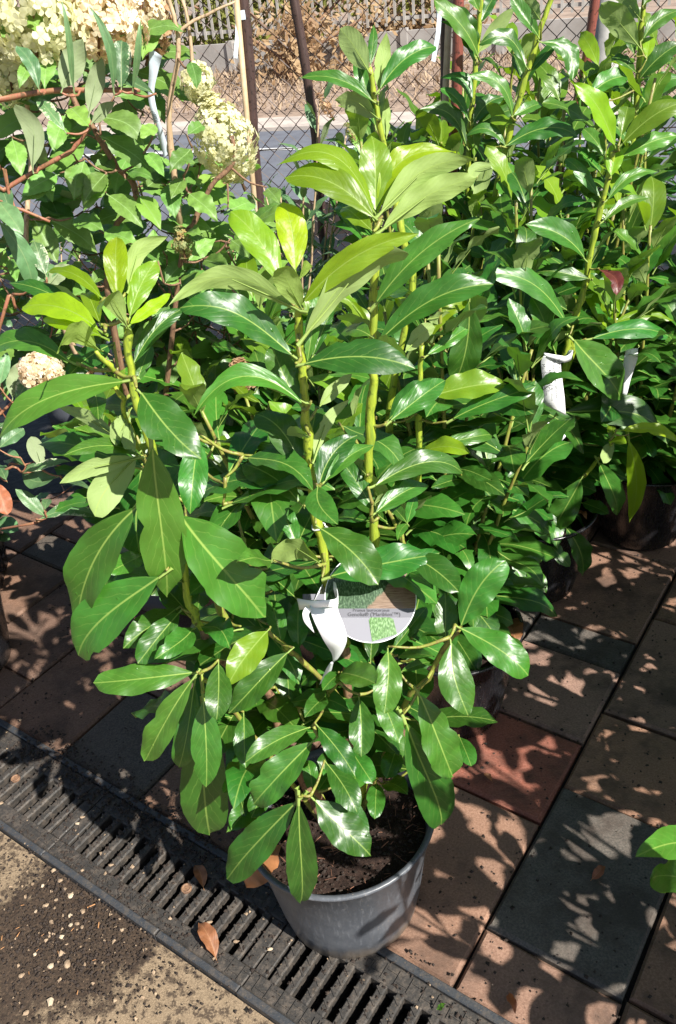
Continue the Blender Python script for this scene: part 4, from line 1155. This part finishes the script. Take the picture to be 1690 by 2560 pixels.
for _ in range(235):
    x, y = hr.uniform(-40, 640), hr.uniform(60, 900)
    if x > 380 and y < 380: continue
    b0 = at(x, y, hr.uniform(1.92, 2.25)); a = hr.uniform(0, 6.28); el = hr.uniform(-.8, .5); h = Vector((math.cos(a), math.sin(a), 0))
    HY.bases.append(HY.leaf3(b0, h * math.cos(el) + Vector((0, 0, math.sin(el))), hr.uniform(.10, .145), Vector((0, 0, 1)) * math.cos(el) - h * math.sin(el) + Vector((.4, -.5, 0)), hr.choice((0, 0, .1, .3)), ))
HY.twigs(.002, MAT['bark'])
def floret(b, p, s, n, r):
    t = n.orthogonal().normalized(); u = n.cross(t); a0 = r.uniform(0, 1.57); tilt = r.uniform(.05, .35)
    for k in range(4):
        a = a0 + k * 1.5708; d = t * math.cos(a) + u * math.sin(a); e = t * -math.sin(a) + u * math.cos(a)
        q = s * r.uniform(.85, 1.1)
        b.add([p, p + d * q * .45 + e * q * .38 + n * q * tilt * .5, p + d * q * .86 + e * q * .36 + n * q * tilt * .5, p + d * q + n * q * tilt * .3, p + d * q * .86 - e * q * .36 + n * q * tilt * .5, p + d * q * .45 - e * q * .38 + n * q * tilt * .5], [(0, 1, 2, 3, 4, 5)])
def panicle(x, y, rx, ry, Y, mat, n, size, tilt=0.0, seed=0, cone=.6, parent=hyd):
    c = at(x, y, Y); k = depth(c) / PF; RX, RZ = rx * k, ry * k; r = random.Random(seed); b = MB()
    ax = Matrix.Rotation(tilt, 3, 'Y') @ Vector((0, 0, 1)); sx = ax.orthogonal().normalized(); sy = ax.cross(sx)
    for _ in range(n):
        v = r.uniform(-1, 1); a = r.uniform(0, 6.28); rr = math.sqrt(max(0, 1 - v * v)) * (1 - cone * max(0, v) * .55) * r.uniform(.62, 1.1)
        o = sx * (math.cos(a) * rr * RX) + sy * (math.sin(a) * rr * RX) + ax * (v * RZ); nn = (o + Vector((r.gauss(0, .3), r.gauss(0, .3), r.gauss(0, .3))) * RX).normalized()
        floret(b, c + o, size * r.uniform(.75, 1.15), nn, r)
    o = b.build('flower_head', MAT[mat], parent); tag(o, kind='stuff'); 
    m = MB(); m.tube([c - ax * RZ * 1.25, c + ax * RZ * .8], [.0035, .0015], 5); m.build('flower_stalk', MAT['bark'], parent, True)
panicle(560, 345, 74, 108, 1.9, 'cream', 520, .0115, -.25, 1, 1.0)
panicle(495, 205, 42, 45, 1.95, 'cream', 110, .0105, .2, 2)
panicle(85, 45, 135, 105, 1.85, 'cream', 420, .0155, .2, 3, .3)
panicle(20, 165, 75, 90, 1.88, 'cream', 200, .0155, .1, 4, .3)
panicle(250, 60, 110, 75, 1.9, 'beige', 330, .0145, .3, 5, .3)
panicle(185, 20, 90, 60, 1.95, 'cream', 220, .015, .3, 6, .3)
panicle(350, 35, 70, 60, 2.0, 'beige', 190, .013, .5, 7, .3)
panicle(390, 75, 45, 70, 2.05, 'brownfl', 110, .012, .5, 8, .3)
panicle(455, 605, 24, 42, 1.8, 'bud', 120, .006, 0, 9)
panicle(100, 925, 52, 42, 1.66, 'beige', 150, .013, 0, 10, .3)
panicle(230, 895, 34, 30, 1.7, 'brownfl', 90, .012, 0, 13, .3)
panicle(600, 940, 30, 45, 1.75, 'brownfl', 90, .012, 0, 11, .3)
panicle(670, 1190, 28, 22, 1.45, 'beige', 60, .010, 0, 12, .3)

VC = Vector((-1.02, 1.72, 0.0)); vs_ = empty('variegated_shrub', VC, 'shrub with red twigs and cream edged leaves, spreading in front of the hydrangea', 'shrub')
pot(vs_, VC, .15, .115, .26, MAT['blackpot'], seed=41, n=36)
VG = Plant(vs_, 1.62, 'varieg', 88); v0 = VC + Vector((0, 0, .22))
VG.stem([v0, v0 + Vector((.1, 0, .45))] + poly('A -260 860 0,A 0 780 0,A 400 712 0,A 850 706 0,A 1098 706 0', Y=VG.Y), .0065, .0035, MAT['redstem'])
VG.stem([v0, v0 + Vector((.1, 0, .35))] + poly('A -150 1600 0,A 30 1490 0,A 380 1280 0,A 560 1180 0,A 700 1005 0', Y=VG.Y), .0055, .003, MAT['redstem'])
VG.stem([v0] + poly('B -60 250 0,B 80 265 0,B 280 345 0', Y=VG.Y), .004, .0025, MAT['redstem'])
VG.stem([v0] + poly('B 0 920 0,B 90 830 0', Y=VG.Y), .004, .0025, MAT['redstem'])
VG.many('''
A 490 690 650 305 310 u n.75,.2,1
A 300 690 130 358 115 m245,500
A 575 690 480 -5 36
A 885 690 698 48 75 m850,370
A 950 680 958 318 160 v1
A 1040 680 1102 155 55 m1085,450
A 700 880 800 450 140 u
A 720 960 905 798 95 u
A 1195 722 850 590 90
A 250 1310 118 818 155 m255,1000 u
A 505 1022 298 780 105 v1
B 0 350 182 702 115 m110,500
B 0 240 130 420 110
B 255 640 190 455 95 v1
B 270 700 390 585 115 u
B 200 690 320 600 100
B 60 300 0 150 90
''', .1)
VG.twigs(.002, MAT['redstem'])
V2 = Vector((-1.12, 2.05, 0)); vs2 = empty('variegated_shrub', V2, 'low shrub with pale cream marked leaves over the shaded paving', 'shrub')
pot(vs2, V2, .14, .11, .24, MAT['blackpot'], seed=42, n=36)
VH = Plant(vs2, 1.72, 'varieg', 89); v0 = V2 + Vector((0, 0, .2))
VH.stem([v0, v0 + Vector((.06, -.1, .25))] + poly('D -120 820 0,D 0 720 0,D 130 600 0', Y=VH.Y), .0045, .003, MAT['redstem'])
VH.stem([v0, v0 + Vector((.08, -.1, .1))] + poly('D 40 1280 0,D 240 1300 0,D 400 1260 0', Y=VH.Y), .0035, .002, MAT['redstem'])
VH.stem([v0, v0 + Vector((.06, -.1, .05))] + poly('D 200 1820 0,D 420 1760 0,D 440 1660 0', Y=VH.Y), .0035, .002, MAT['redstem'])
VH.many('''
D 125 560 200 215 225 u
D 155 600 335 335 135 v1
D 0 1050 235 870 210
D 410 1235 305 945 235 u
D 255 1285 685 1190 85 v1
D 560 1330 235 1310 170 m380,1400
D 435 1722 150 1460 130
D 440 1660 480 1560 90
D 400 1752 945 1725 135 m650,1680 v1
D 660 1380 900 1470 60
D 60 1370 -20 1230 120
D 0 430 70 120 120
D 190 1150 60 1120 70
D 240 1230 110 1170 60
''', .1)
VH.px('D -40 1400 70 1715 170 d.02', kindmat=MAT['dead'])
for _ in range(60):
    b0 = at(hr.uniform(-90, 300), hr.uniform(620, 1260), hr.uniform(1.85, 2.2)); a = hr.uniform(0, 6.28); el = hr.uniform(-.4, .8); h = Vector((math.cos(a), math.sin(a), 0))
    if proj(b0)[0] > 60 and 920 < proj(b0)[1] < 1100: continue
    VH.bases.append(VH.leaf3(b0, h * math.cos(el) + Vector((0, 0, math.sin(el))), hr.uniform(.05, .085), Vector((0, -.3, 1)) * math.cos(el) - h * math.sin(el), .05))
VH.twigs(.0018, MAT['redstem'])
# plants filling the gap between the hydrangea and the laurels
c = Vector((-.36, 2.32, .006)); r0 = empty('potted_hydrangea', c, 'leafy flowerless hydrangea tucked behind the big cream flowered one', 'potted plant'); pot(r0, c, .15, .12, .25, MAT['blackpot'], seed=57, n=30)
Pn = Plant(r0, c.y, 'hydrangea', 91)
for k in range(9):
    a = k * .7; s0 = c + Vector((0, 0, .22)); hh = hr.uniform(.35, .72); Pp = Pn.stem([s0, s0 + Vector((math.cos(a) * .10, math.sin(a) * .08, hh * .5)), s0 + Vector((math.cos(a) * .2, math.sin(a) * .12, hh))], .004, .002, MAT['bark'], k=5); Pn.shoot(Pp, 28, .125, .35, .02, el0=-.1)
c = Vector((-.10, 2.5, .006)); r0 = empty('butterfly_bush', c, 'slender shrub with narrow grey green leaves and brown seed spikes, before the fence', 'potted plant'); pot(r0, c, .14, .11, .24, MAT['blackpot'], seed=58, n=30)
Pn = Plant(r0, c.y, 'varieg', 92); VAR['grey'] = [leaf_mesh('leaf', MAT['plain_grey'], w=hr.uniform(.24, .34), arch=hr.uniform(.03, .12), fold=.25, wave=.06, droop=.2, seed=300 + k, prof='ovate', n=9, m=2, serr=.03) for k in range(5)]
for k, (x, y) in enumerate(((800, 245), (868, 320), (960, 320), (760, 430), (700, 470), (835, 420), (640, 520), (920, 430), (740, 560))):
    tp = at(x, y, 2.5 + (k % 3 - 1) * .08); s0 = c + Vector((0, 0, .22)); Pp = Pn.stem([s0, s0.lerp(tp, .5) + Vector((0, 0, -.05)), tp], .0045, .002, MAT['twig_tan'], k=5); Pn.shoot(Pp, 26, .085, .15, .02, kind='grey', el0=-.2)
    if k < 3: panicle(x + 12, y + 18, 12, 34, tp.y, 'brownfl' if k != 1 else 'bud', 90, .005, -.5, 90 + k, .6, r0)
# dark pot at the left edge of the paving
pc = gnd(-62, 1430); bp_ = empty('dark_planter', pc, 'scuffed black pot with a dark holly leaf at the edge of the shaded paving', 'pot')
pot(bp_, pc, .125, .10, .26, MAT['blackpot'], seed=43, n=44)
BPl = Plant(bp_, pc.y, 'varieg', 90); BPl.stem([pc + Vector((0, 0, .2)), pc + Vector((.03, 0, .4))], .005, .003, MAT['redstem'])
BPl.px('D -60 1800 185 1870 190 d.05', kindmat=MAT['plain_grey']); BPl.px('D -20 1760 20 1640 120 d.03', kindmat=MAT['plain_grey']); BPl.px('D -40 1940 100 1950 90 d.03', kindmat=MAT['plain_grey']); BPl.twigs(.002, MAT['redstem'])
# pots standing behind on the weed mat
for i, (x, y, lab) in enumerate(((-.62, 2.85, 'grey pot with a bedraggled hydrangea and a picture label, on the weed mat'), (-1.45, 2.9, 'pot of low hydrangea leaves on the weed mat by the fence'), (-.05, 2.75, 'small hydrangea in a grey pot on the weed mat, before the leaning trunk'), (-.98, 3.15, 'hydrangea pot tight against the fence on the weed mat'))):
    c = Vector((x, y, .006)); r0 = empty('potted_hydrangea', c, lab, 'potted plant', 'hydrangeas on the weed mat'); pot(r0, c, .165, .13, .27, MAT['greypot'], seed=50 + i, n=36)
    Pn = Plant(r0, y, 'hydrangea', 60 + i); rr = random.Random(70 + i)
    for k in range(6):
        a = k * 1.05; s0 = c + Vector((0, 0, .24)); hh = rr.uniform(.3, .62) if i else rr.uniform(.12, .3); Pp = Pn.stem([s0, s0 + Vector((math.cos(a) * .06, math.sin(a) * .06, hh * .5)), s0 + Vector((math.cos(a) * .15, math.sin(a) * .15, hh))], .004, .002, MAT['twig_tan'], k=5); Pn.shoot(Pp, 14, .085, .3, .02)
    if i in (0, 3): panicle(*proj(c + Vector((.0, -.12, .34))), 36, 26, y - .12, 'brownfl', 70, .012, .4, 80 + i, .3, r0)

# ---------------------------------------------------------------- tags and labels
def ribbon(name, pts, wid, mat, parent=None, k=6):   # pts: (centre, left, right) triples already in the scene
    b = MB(); n = len(pts)
    vs = []
    for l, r_ in pts: vs += [l, r_]
    fs = [(2 * i, 2 * i + 1, 2 * i + 3, 2 * i + 2) for i in range(n - 1)]
    b.add(vs, fs); return b.build(name, mat, parent, True)
def ribbon_px(name, c, rows, Y, mat, parent):
    L_ = smooth_path([at(*cp(c, r[0], r[1]), Y - r[4]) for r in rows], 5); R_ = smooth_path([at(*cp(c, r[2], r[3]), Y - r[5]) for r in rows], 5)
    o = ribbon(name, list(zip(L_, R_)), 0, mat, parent)
    md = o.modifiers.new('thickness', 'SOLIDIFY'); md.thickness = .0007; return o
CROPS['T'] = (700, 1250, .2551)
tY = MC.y; ta = at(*cp('T', 460, 950), tY - .03)
wt = empty('loop_tag', ta, 'blank white plastic loop tag wrapped round the stem of the grey potted laurel', 'plant tag')
ribbon_px('strip', 'T', [(300, 1000, 560, 1020, .07, .075), (290, 1060, 575, 1100, .085, .085), (340, 1200, 630, 1240, .10, .095), (430, 1380, 655, 1360, .105, .1), (505, 1500, 620, 1470, .10, .1), (520, 1590, 560, 1560, .095, .095)], tY, MAT['white'], wt)
ribbon_px('loop', 'T', [(165, 965, 190, 1080, .06, .06), (280, 985, 290, 1060, .08, .08), (420, 985, 430, 1050, .09, .09), (560, 960, 565, 1050, .075, .075), (555, 850, 560, 960, .05, .05), (530, 800, 500, 930, .03, .03), (440, 810, 460, 950, .0, .0), (410, 830, 330, 990, .04, .05)], tY, MAT['white'], wt)
ribbon_px('flap', 'T', [(250, 1040, 310, 1080, .09, .09), (220, 1110, 280, 1120, .105, .1), (240, 1200, 290, 1170, .105, .1), (335, 1305, 330, 1290, .1, .1)], tY, MAT['white'], wt)
ribbon_px('tail', 'T', [(495, 1590, 525, 1580, .095, .095), (450, 1660, 500, 1680, .08, .085), (385, 1810, 440, 1760, .07, .075)], tY, MAT['white'], wt)
tw = MB(); q = at(*cp('T', 380, 262), tY - .02)
tw.tube([q + Vector((.0085 * math.cos(a), .0085 * math.sin(a), .0015 * math.sin(3 * a))) for a in [i * .4 for i in range(17)]] + [q + Vector((.014, -.012, .002)), q + Vector((.022, -.014, .004))], .0011, 5)
tag(tw.build('wire_tie', MAT['white'], smooth=True), 'thin white wire tie twisted round the stem above the loop tag', 'wire tie')
# round picture label
def label_mats():
    m = NT('hedge_photo'); uv = m.n('UVMap').outputs[0]; s = m.n('SeparateXYZ', {0: uv}); u, v = s.outputs[0], s.outputs[1]
    st = m.n('Mapping', {'Vector': uv, 'Rotation': (0, 0, .6), 'Scale': (60, 22, 1)}).outputs[0]
    hed = m.ramp(m.noise(1.0, 5, st, .7), [(.32, (.008, .02, .01)), (.5, (.03, .07, .03)), (.66, (.13, .2, .12))])
    pt = m.n('Mapping', {'Vector': uv, 'Scale': (8, 70, 1)}).outputs[0]
    path = m.ramp(m.noise(1.0, 5, pt), [(.3, (.11, .065, .04)), (.7, (.24, .165, .115))])
    e = m.math('SUBTRACT', m.math('MULTIPLY_ADD', v, -.95, u), m.math('MULTIPLY', m.noise(9, 3, uv), .12))
    sh = m.mix(m.smooth(e, .02, .06), hed, path)
    pic = m.done(m.bsdf(sh, .22, None, spec=.5))
    m2 = NT('leaf_photo'); uv = m2.n('UVMap').outputs[0]; st = m2.n('Mapping', {'Vector': uv, 'Rotation': (0, 0, .8), 'Scale': (42, 14, 1)}).outputs[0]
    lp = m2.ramp(m2.noise(1.0, 4, st), [(.35, (.02, .07, .012)), (.5, (.07, .18, .03)), (.62, (.2, .32, .15))]); leafp = m2.done(m2.bsdf(lp, .25))
    return pic, leafp
pic, leafp = label_mats(); MAT['greyprint2'] = simple('faint_print', (.045, .045, .055), .6)
MAT['labelgrey'] = simple('label_grey', (.13, .13, .155), .6, (.12, .12, .145), 3, 0); MAT['labelpale'] = simple('label_pale', (.20, .20, .23), .6, (.19, .19, .22), 3, 0)
la = at(*cp('T', 890, 950), tY - .045); lb = at(*cp('T', 1330, 950), tY - .045); rad = at(*cp('T', 1330, 950), tY - .045) - la; LR = rad.length
lx = rad.normalized(); ln = (EYE - la).normalized() * .8 + Vector((.25, 0, .25)); ln = (ln - lx * ln.dot(lx)).normalized(); ly = ln.cross(lx)
LM = Matrix((lx, ly, ln)).transposed().to_4x4(); LM.translation = la
lab = empty('picture_label', la, 'round picture label of a clipped hedge behind the white loop tag', 'plant label')
def disc_part(name, mat, test, z, uvs=True):
    # polygon: circle clipped between two heights
    y0, y1 = test; b = MB(); pts = []
    ts = [R(a) for a in range(0, 361, 4)]
    right = [(math.cos(t) * LR, math.sin(t) * LR) for t in [math.asin(max(-1, min(1, y0))) + (math.asin(max(-1, min(1, y1))) - math.asin(max(-1, min(1, y0)))) * i / 24 for i in range(25)]]
    left = [(-x, y) for x, y in reversed(right)]
    P = right + left
    b.v = [(x, y, z) for x, y in P]; b.f = [tuple(range(len(P)))]; b.uv = [(.5 + .5 * x / LR, .5 + .5 * y / LR) for x, y in P]
    return b.build(name, mat, lab, matrix=LM)
bk = MB(); bk.v = [(math.cos(R(a)) * (LR + .0012), math.sin(R(a)) * (LR + .0012), z) for z in (-.0012, -.0002) for a in range(0, 360, 6)]; bk.f = [tuple(range(60)), tuple(range(60, 120))] + [(i, (i + 1) % 60, 60 + (i + 1) % 60, 60 + i) for i in range(60)]
bk.build('card', MAT['white'], lab, matrix=LM)
disc_part('picture', pic, (-.26, 1.0), .0002); nb_ = disc_part('name_band', MAT['labelgrey'], (-.46, -.262), .0002); disc_part('lower_band', MAT['labelpale'], (-1.0, -.462), .0002)
sq = MB(); sq.v = [(x * LR, y * LR, .0008) for x, y in ((.0, -.99), (.55, -.83), (.48, -.5), (.40, -.46), (-.02, -.46), (-.06, -.52))]; sq.f = [tuple(range(6))]; sq.uv = [(v[0] / LR, v[1] / LR) for v in sq.v]; sq.build('leaf_picture', leafp, lab, matrix=LM)
link('lettering', text_mesh('Prunus laurocerasus', LR * .10, MAT['greyprint2']), nb_, LM @ Matrix.Translation((LR * .0, -LR * .30, .0010)))
link('lettering', text_mesh("Genolia\u00ae ('Mariblon'\u2122)", LR * .12, MAT['greyprint2']), nb_, LM @ Matrix.Translation((LR * .06, -LR * .395, .0010)))
st = MB(); st.box((0, 0, 0), lx, ly, ln, LR * .3, .004, .0006); st.build('tab', MAT['labelgrey'], lab, matrix=Matrix.Translation(la - lx * LR * 1.2 - ln * .001))
# printed tag on the laurel to the right
r2 = empty('printed_tag', at(1370, 950, P2.Y - .1), 'white tag with printed lines and a barcode end looped on the tagged laurel', 'plant tag')
tY2 = P2.Y - .10
r2s = ribbon_px('strip', 'L', [(270, 195, 500, 200, 0, 0), (245, 260, 440, 260, .0, .0), (262, 450, 455, 440, .01, .01), (275, 650, 475, 600, .015, .015), (330, 700, 487, 775, .015, .015)], tY2, MAT['white'], r2)
ribbon_px('loop', 'L', [(275, 165, 275, 205, .0, .0), (420, 190, 410, 250, .005, .005), (500, 195, 480, 262, .005, .005), (560, 140, 545, 230, -.01, -.01), (520, 140, 480, 200, -.03, -.03)], tY2, MAT['white'], r2)
r2b = ribbon_px('barcode_end', 'L', [(300, 830, 400, 900, -.01, -.01), (310, 960, 470, 960, .0, .0), (280, 1100, 475, 1000, .005, .005), (235, 1195, 330, 1120, .0, .0)], tY2, MAT['white'], r2)
a = at(*cp('L', 360, 420), tY2 - .012); xd = (at(*cp('L', 390, 600), tY2 - .0165) - at(*cp('L', 355, 260), tY2 - .002)).normalized(); nn = (EYE - a).normalized(); nn = (nn - xd * nn.dot(xd)).normalized(); yd = nn.cross(xd)
TM = Matrix((xd, yd, nn)).transposed().to_4x4(); TM.translation = a + nn * .004
for k, t in enumerate(('www.lajkertesz.com', 'Prunus laurocerasus', '30-40 K7.5', 'Mariblon baberm.')):
    link('lettering', text_mesh(t, .0105, MAT['black']), r2s, TM @ Matrix.Translation((0.0, (1.5 - k) * .0115, 0)))
bc = MB()
for k in range(16):
    w = rnd.choice((2, 3, 5)); bc.add([at(*cp('L', 330 + k * 7 + dx, 985 + k * 1 - dx * 0 + dy), tY2 - .012) for dx, dy in ((0, 0), (w, 0), (w - 22, 110), (-22, 110))], [(0, 1, 2, 3)])
bc.build('barcode', MAT['black'], r2b)
w3 = empty('strip_tag', at(1575, 890, 1.75), 'plain white strip tag hanging among the laurels by the bricks', 'plant tag')
ribbon_px('strip', 'L', [(1080, 120, 1195, 120, 0, 0), (1050, 270, 1185, 240, 0, 0), (1040, 420, 1130, 400, 0, 0), (1030, 590, 1085, 580, 0, 0)], 1.78, MAT['white'], w3)
# bar coded strip and picture label in the hydrangea
w4 = empty('strip_tag', at(400, 300, 1.95), 'creased white strip tag with a barcode hanging on the dry hydrangea twigs', 'plant tag')
ribbon_px('strip', 'A', [(1165, 370, 1270, 440, .03, .0), (1170, 560, 1240, 560, .02, .02), (1160, 740, 1210, 740, .02, .02), (1190, 900, 1255, 950, .02, .02), (1270, 1180, 1315, 1140, .0, .0), (1285, 1250, 1320, 1200, .0, .0)], 1.95, MAT['tie'], w4)
bc = MB()
for k in range(9): bc.add([at(*cp('A', 1182 + dx + k * 3, 860 + k * 11 + dy), 1.928) for dx, dy in ((0, 0), (36, 2), (36, 6), (0, 4))], [(0, 1, 2, 3)])
bc.build('barcode', MAT['black'], w4)
hc0 = [at(*cp('C', x, y), 2.55) for x, y in ((725, 205), (900, 200), (912, -10), (745, -20))]
hl = empty('picture_label', hc0[0], 'white upright hydrangea label with a pale picture, stuck in a grey pot', 'plant label')
b = MB(); b.v = [tuple(v) for v in hc0]; b.f = [(0, 1, 2, 3)]; b.uv = [(0, 0), (1, 0), (1, 1), (0, 1)]; o = b.build('card', MAT['white'], hl); o.modifiers.new('t', 'SOLIDIFY').thickness = .001
hx = (hc0[1] - hc0[0]).normalized(); hy = (hc0[3] - hc0[0]).normalized(); hn = hx.cross(hy).normalized(); hy = hn.cross(hx)
HM = Matrix((hx, hy, hn)).transposed().to_4x4(); HM.translation = (hc0[2] + hc0[3]) / 2 - hy * .075 + hn * .003
wdt = (hc0[1] - hc0[0]).length
link('lettering', text_mesh('Hydrangea', wdt * .2, MAT['greyprint']), hl, HM)
mm = NT('pale_flower_photo'); uv = mm.n('UVMap').outputs[0]; pc_ = mm.ramp(mm.noise(9, 5, uv), [(.35, (.10, .16, .07)), (.5, (.42, .46, .30)), (.62, (.72, .72, .60))]); MAT['hphoto'] = mm.done(mm.bsdf(pc_, .3))
b = MB(); b.v = [tuple(hc0[0] + hx * wdt * u + hy * v + hn * .0025) for u, v in ((.03, .003), (.97, .003), (.97, .085), (.03, .085))]; b.f = [(0, 1, 2, 3)]; b.uv = [(0, 0), (1, 0), (1, 1), (0, 1)]; b.build('picture', MAT['hphoto'], hl)

# ---------------------------------------------------------------- fallen leaves, pebbles, chips, crumbs
def fallen(c, b, t, w, z, label, arch=.12, fold=.5, mat='dead', dz=.012):
    p0 = gnd(*cp(c, *b), z); p1 = gnd(*cp(c, *t), z + dz); m, *_ = leaf_matrix(p0, p1, Vector((.1, -.1, 1)))
    o = link('fallen_leaf', leaf_mesh('fallen_leaf', MAT[mat], w, .06, arch, fold, .12, .1, .2, .8, int(b[0]), 'laurel', n=12), None, m, (.1, rnd.random(), rnd.random(), 1)); tag(o, label, 'leaf')
CROPS['K'] = (350, 2050, .2551)
fallen('K', (740, 1350), (580, 1010), .42, .012, 'curled orange dead leaf lying across the grate bars')
fallen('K', (620, 660), (540, 445), .52, .012, 'half shaded orange dead leaf beside the grate screw', .2)
fallen('W', (370, 560), (150, 835), .8, .24, 'crumpled brown dead leaf caught between the grey pot and its hanging leaves', .15, .3, dz=-.03)
fallen('X', (720, 560), (680, 525), .5, .006, 'small dry brown leaf on the red paver', .1)
fallen('X', (800, 1535), (828, 1630), .35, .006, 'thin dry brown leaf on the sunlit paver beside the drain', .1)
fallen('X', (1180, 1010), (1240, 950), .5, .008, 'curled dark dry leaf on the grey paver', .25)
fallen('S', (1400, 1340), (1440, 1480), .5, .24, 'orange dead leaf on the rim of the black pot behind', .1)
fallen('H', (680, 470), (775, 520), .5, .24, 'small orange dead leaf on the rim of the tagged laurel pot', .1)
fallen('X', (465, 1610), (505, 1585), .5, .02, 'tiny fresh green leaf dropped on the grate', .05, .2, 'laurel')
T5 = (0, 2000, .35714); CROPS['J'] = T5
def pebble_mesh(k):
    r = random.Random(k); b = MB(); n = 8; pts = []
    rows = [(0, .55), (.75, .35), (1.0, 0.0), (.8, -.3)]
    for q, z in rows[1:]:
        for j in range(n): a = 6.28 * j / n; s = q * r.uniform(.62, 1.2); pts.append((s * math.cos(a), s * math.sin(a) * .8, z + r.uniform(-.08, .08)))
    b.add([(0, 0, .55)] + pts, [(0, 1 + j, 1 + (j + 1) % n) for j in range(n)] + [(1 + i * n + j, 1 + (i + 1) * n + j, 1 + (i + 1) * n + (j + 1) % n, 1 + i * n + (j + 1) % n) for i in range(2) for j in range(n)])
    return b.mesh('pebble', MAT['stone' if k % 2 else 'stone2'])
PB = [pebble_mesh(k) for k in range(5)]
for k, (x, y, s) in enumerate(((420, 565, 30), (300, 600, 24), (395, 700, 22), (495, 670, 38), (320, 740, 34), (580, 780, 32), (490, 810, 28), (360, 855, 30), (495, 875, 26), (540, 865, 26), (575, 890, 22), (430, 960, 32), (345, 955, 20), (355, 1165, 36), (470, 1150, 48), (150, 1230, 34), (355, 1410, 52), (185, 1490, 36), (245, 1080, 22), (670, 575, 22), (838, 833, 14), (860, 905, 12), (730, 985, 16), (250, 780, 20))):
    p = gnd(*cp('J', x, y)); q = s * .68 * .35714 * depth(p) / PF
    o = link('pebble', PB[k % 5], None, Matrix.Translation(p + Vector((0, 0, q * .15))) @ Matrix.Rotation(k * 1.7, 4, 'Z') @ Matrix.Diagonal((q, q, q * .8, 1)))
    tag(o, 'pale rough pebble on the spilled soil beside the drain', 'pebble', 'pebbles in the spilled soil')
chb = MB(); chb.add([(-1, -.16, 0), (1, -.1, 0), (.9, .14, .05), (-.8, .2, .05), (-.9, 0, .16), (.8, .02, .18)], [(0, 1, 5, 4), (2, 3, 4, 5), (0, 4, 3), (1, 2, 5), (0, 3, 2, 1)]); CHM = chb.mesh('wood_chip', MAT['chip'])
for k, (x, y, s, a) in enumerate(((640, 745, 58, .35), (692, 880, 50, 1.6), (130, 945, 40, 1.2), (125, 900, 28, .4), (15, 970, 40, 1.7), (660, 1125, 30, .3), (205, 1215, 26, 1.9), (410, 1070, 28, 2.0), (20, 1040, 30, .6), (545, 1350, 36, 1.5), (265, 1055, 24, .8), (510, 910, 30, .9), (160, 740, 26, .1), (300, 950, 22, .7))):
    p = gnd(*cp('J', x, y)); q = s * .5 * .35714 * depth(p) / PF
    tag(link('wood_chip', CHM, None, Matrix.Translation(p + Vector((0, 0, .002))) @ Matrix.Rotation(a, 4, 'Z') @ Matrix.Diagonal((q, q, q * .7, 1))), 'orange splinter of wood on the spilled soil', 'wood chip', 'wood chips in the spilled soil')
for k, (x, y) in enumerate(((575, 120), (540, 165), (78, 1185), (300, 1235), (680, 1000), (775, 455))):
    cc = 'J' if k in (0, 1, 5) else ('W' if k in (2, 3) else 'K'); p = gnd(*cp(cc, x, y), .012)
    tag(link('seed_husk', PB[k % 5], None, Matrix.Translation(p) @ Matrix.Diagonal((.006, .004, .003, 1))), 'pale yellow seed husk on the drain grate', 'seed', 'seed husks on the grate').data = PB[k % 5]
def in_slot(p):
    a, bb = p.dot(E1), p.dot(E2)
    if not .505 < bb < .606: return False
    for a0 in (-1.205, -1.725, -.685):
        if a0 + .028 < a < a0 + .49: return abs((a - a0 - .0415 + .01675) % .0335 - .01675) > .0070
    return False
cr = random.Random(21); b = MB()
for _ in range(12500):                                  # loose potting soil
    u = cr.random()
    if u < .38: p = gnd(170 + cr.gauss(0, 150), 2320 + cr.gauss(0, 110)); s = .0006 + .0034 * cr.random() ** 3
    elif u < .62: p = pav(cr.uniform(-1.8, -.2), .5 + cr.gauss(.06, .07), .009); s = .0006 + .0035 * cr.random() ** 2.5
    elif u < .72: p = pav(cr.uniform(-1.5, -.9), .64 + cr.gauss(0, .035), .011); s = .0008 + .005 * cr.random() ** 2.5
    else: p = pav(cr.uniform(-1.9, .35), .7 + 1.5 * cr.random(), .0015); s = .0007 + .0036 * cr.random() ** 2
    if in_slot(p): continue
    if p.z < .005 and .46 < p.dot(E2) < .657: p.z = .0085
    crumb(b, p, s, cr)
tag(b.build('spilled_soil', MAT['crumb']), 'dark crumbs of potting soil scattered over the paving and grate', 'soil', kind='stuff')
b = MB()
for _ in range(420):
    p = gnd(200 + cr.gauss(0, 190), 2330 + cr.gauss(0, 130)) if cr.random() < .6 else pav(cr.uniform(-1.6, -.3), .52 + cr.gauss(.03, .06), .010)
    if in_slot(p): continue
    crumb(b, p, .0006 + .0042 * cr.random() ** 2.5, cr)
tag(b.build('pale_grit', MAT['stone2']), 'pale grit and husks scattered over the spilled soil and grate', 'grit', kind='stuff')
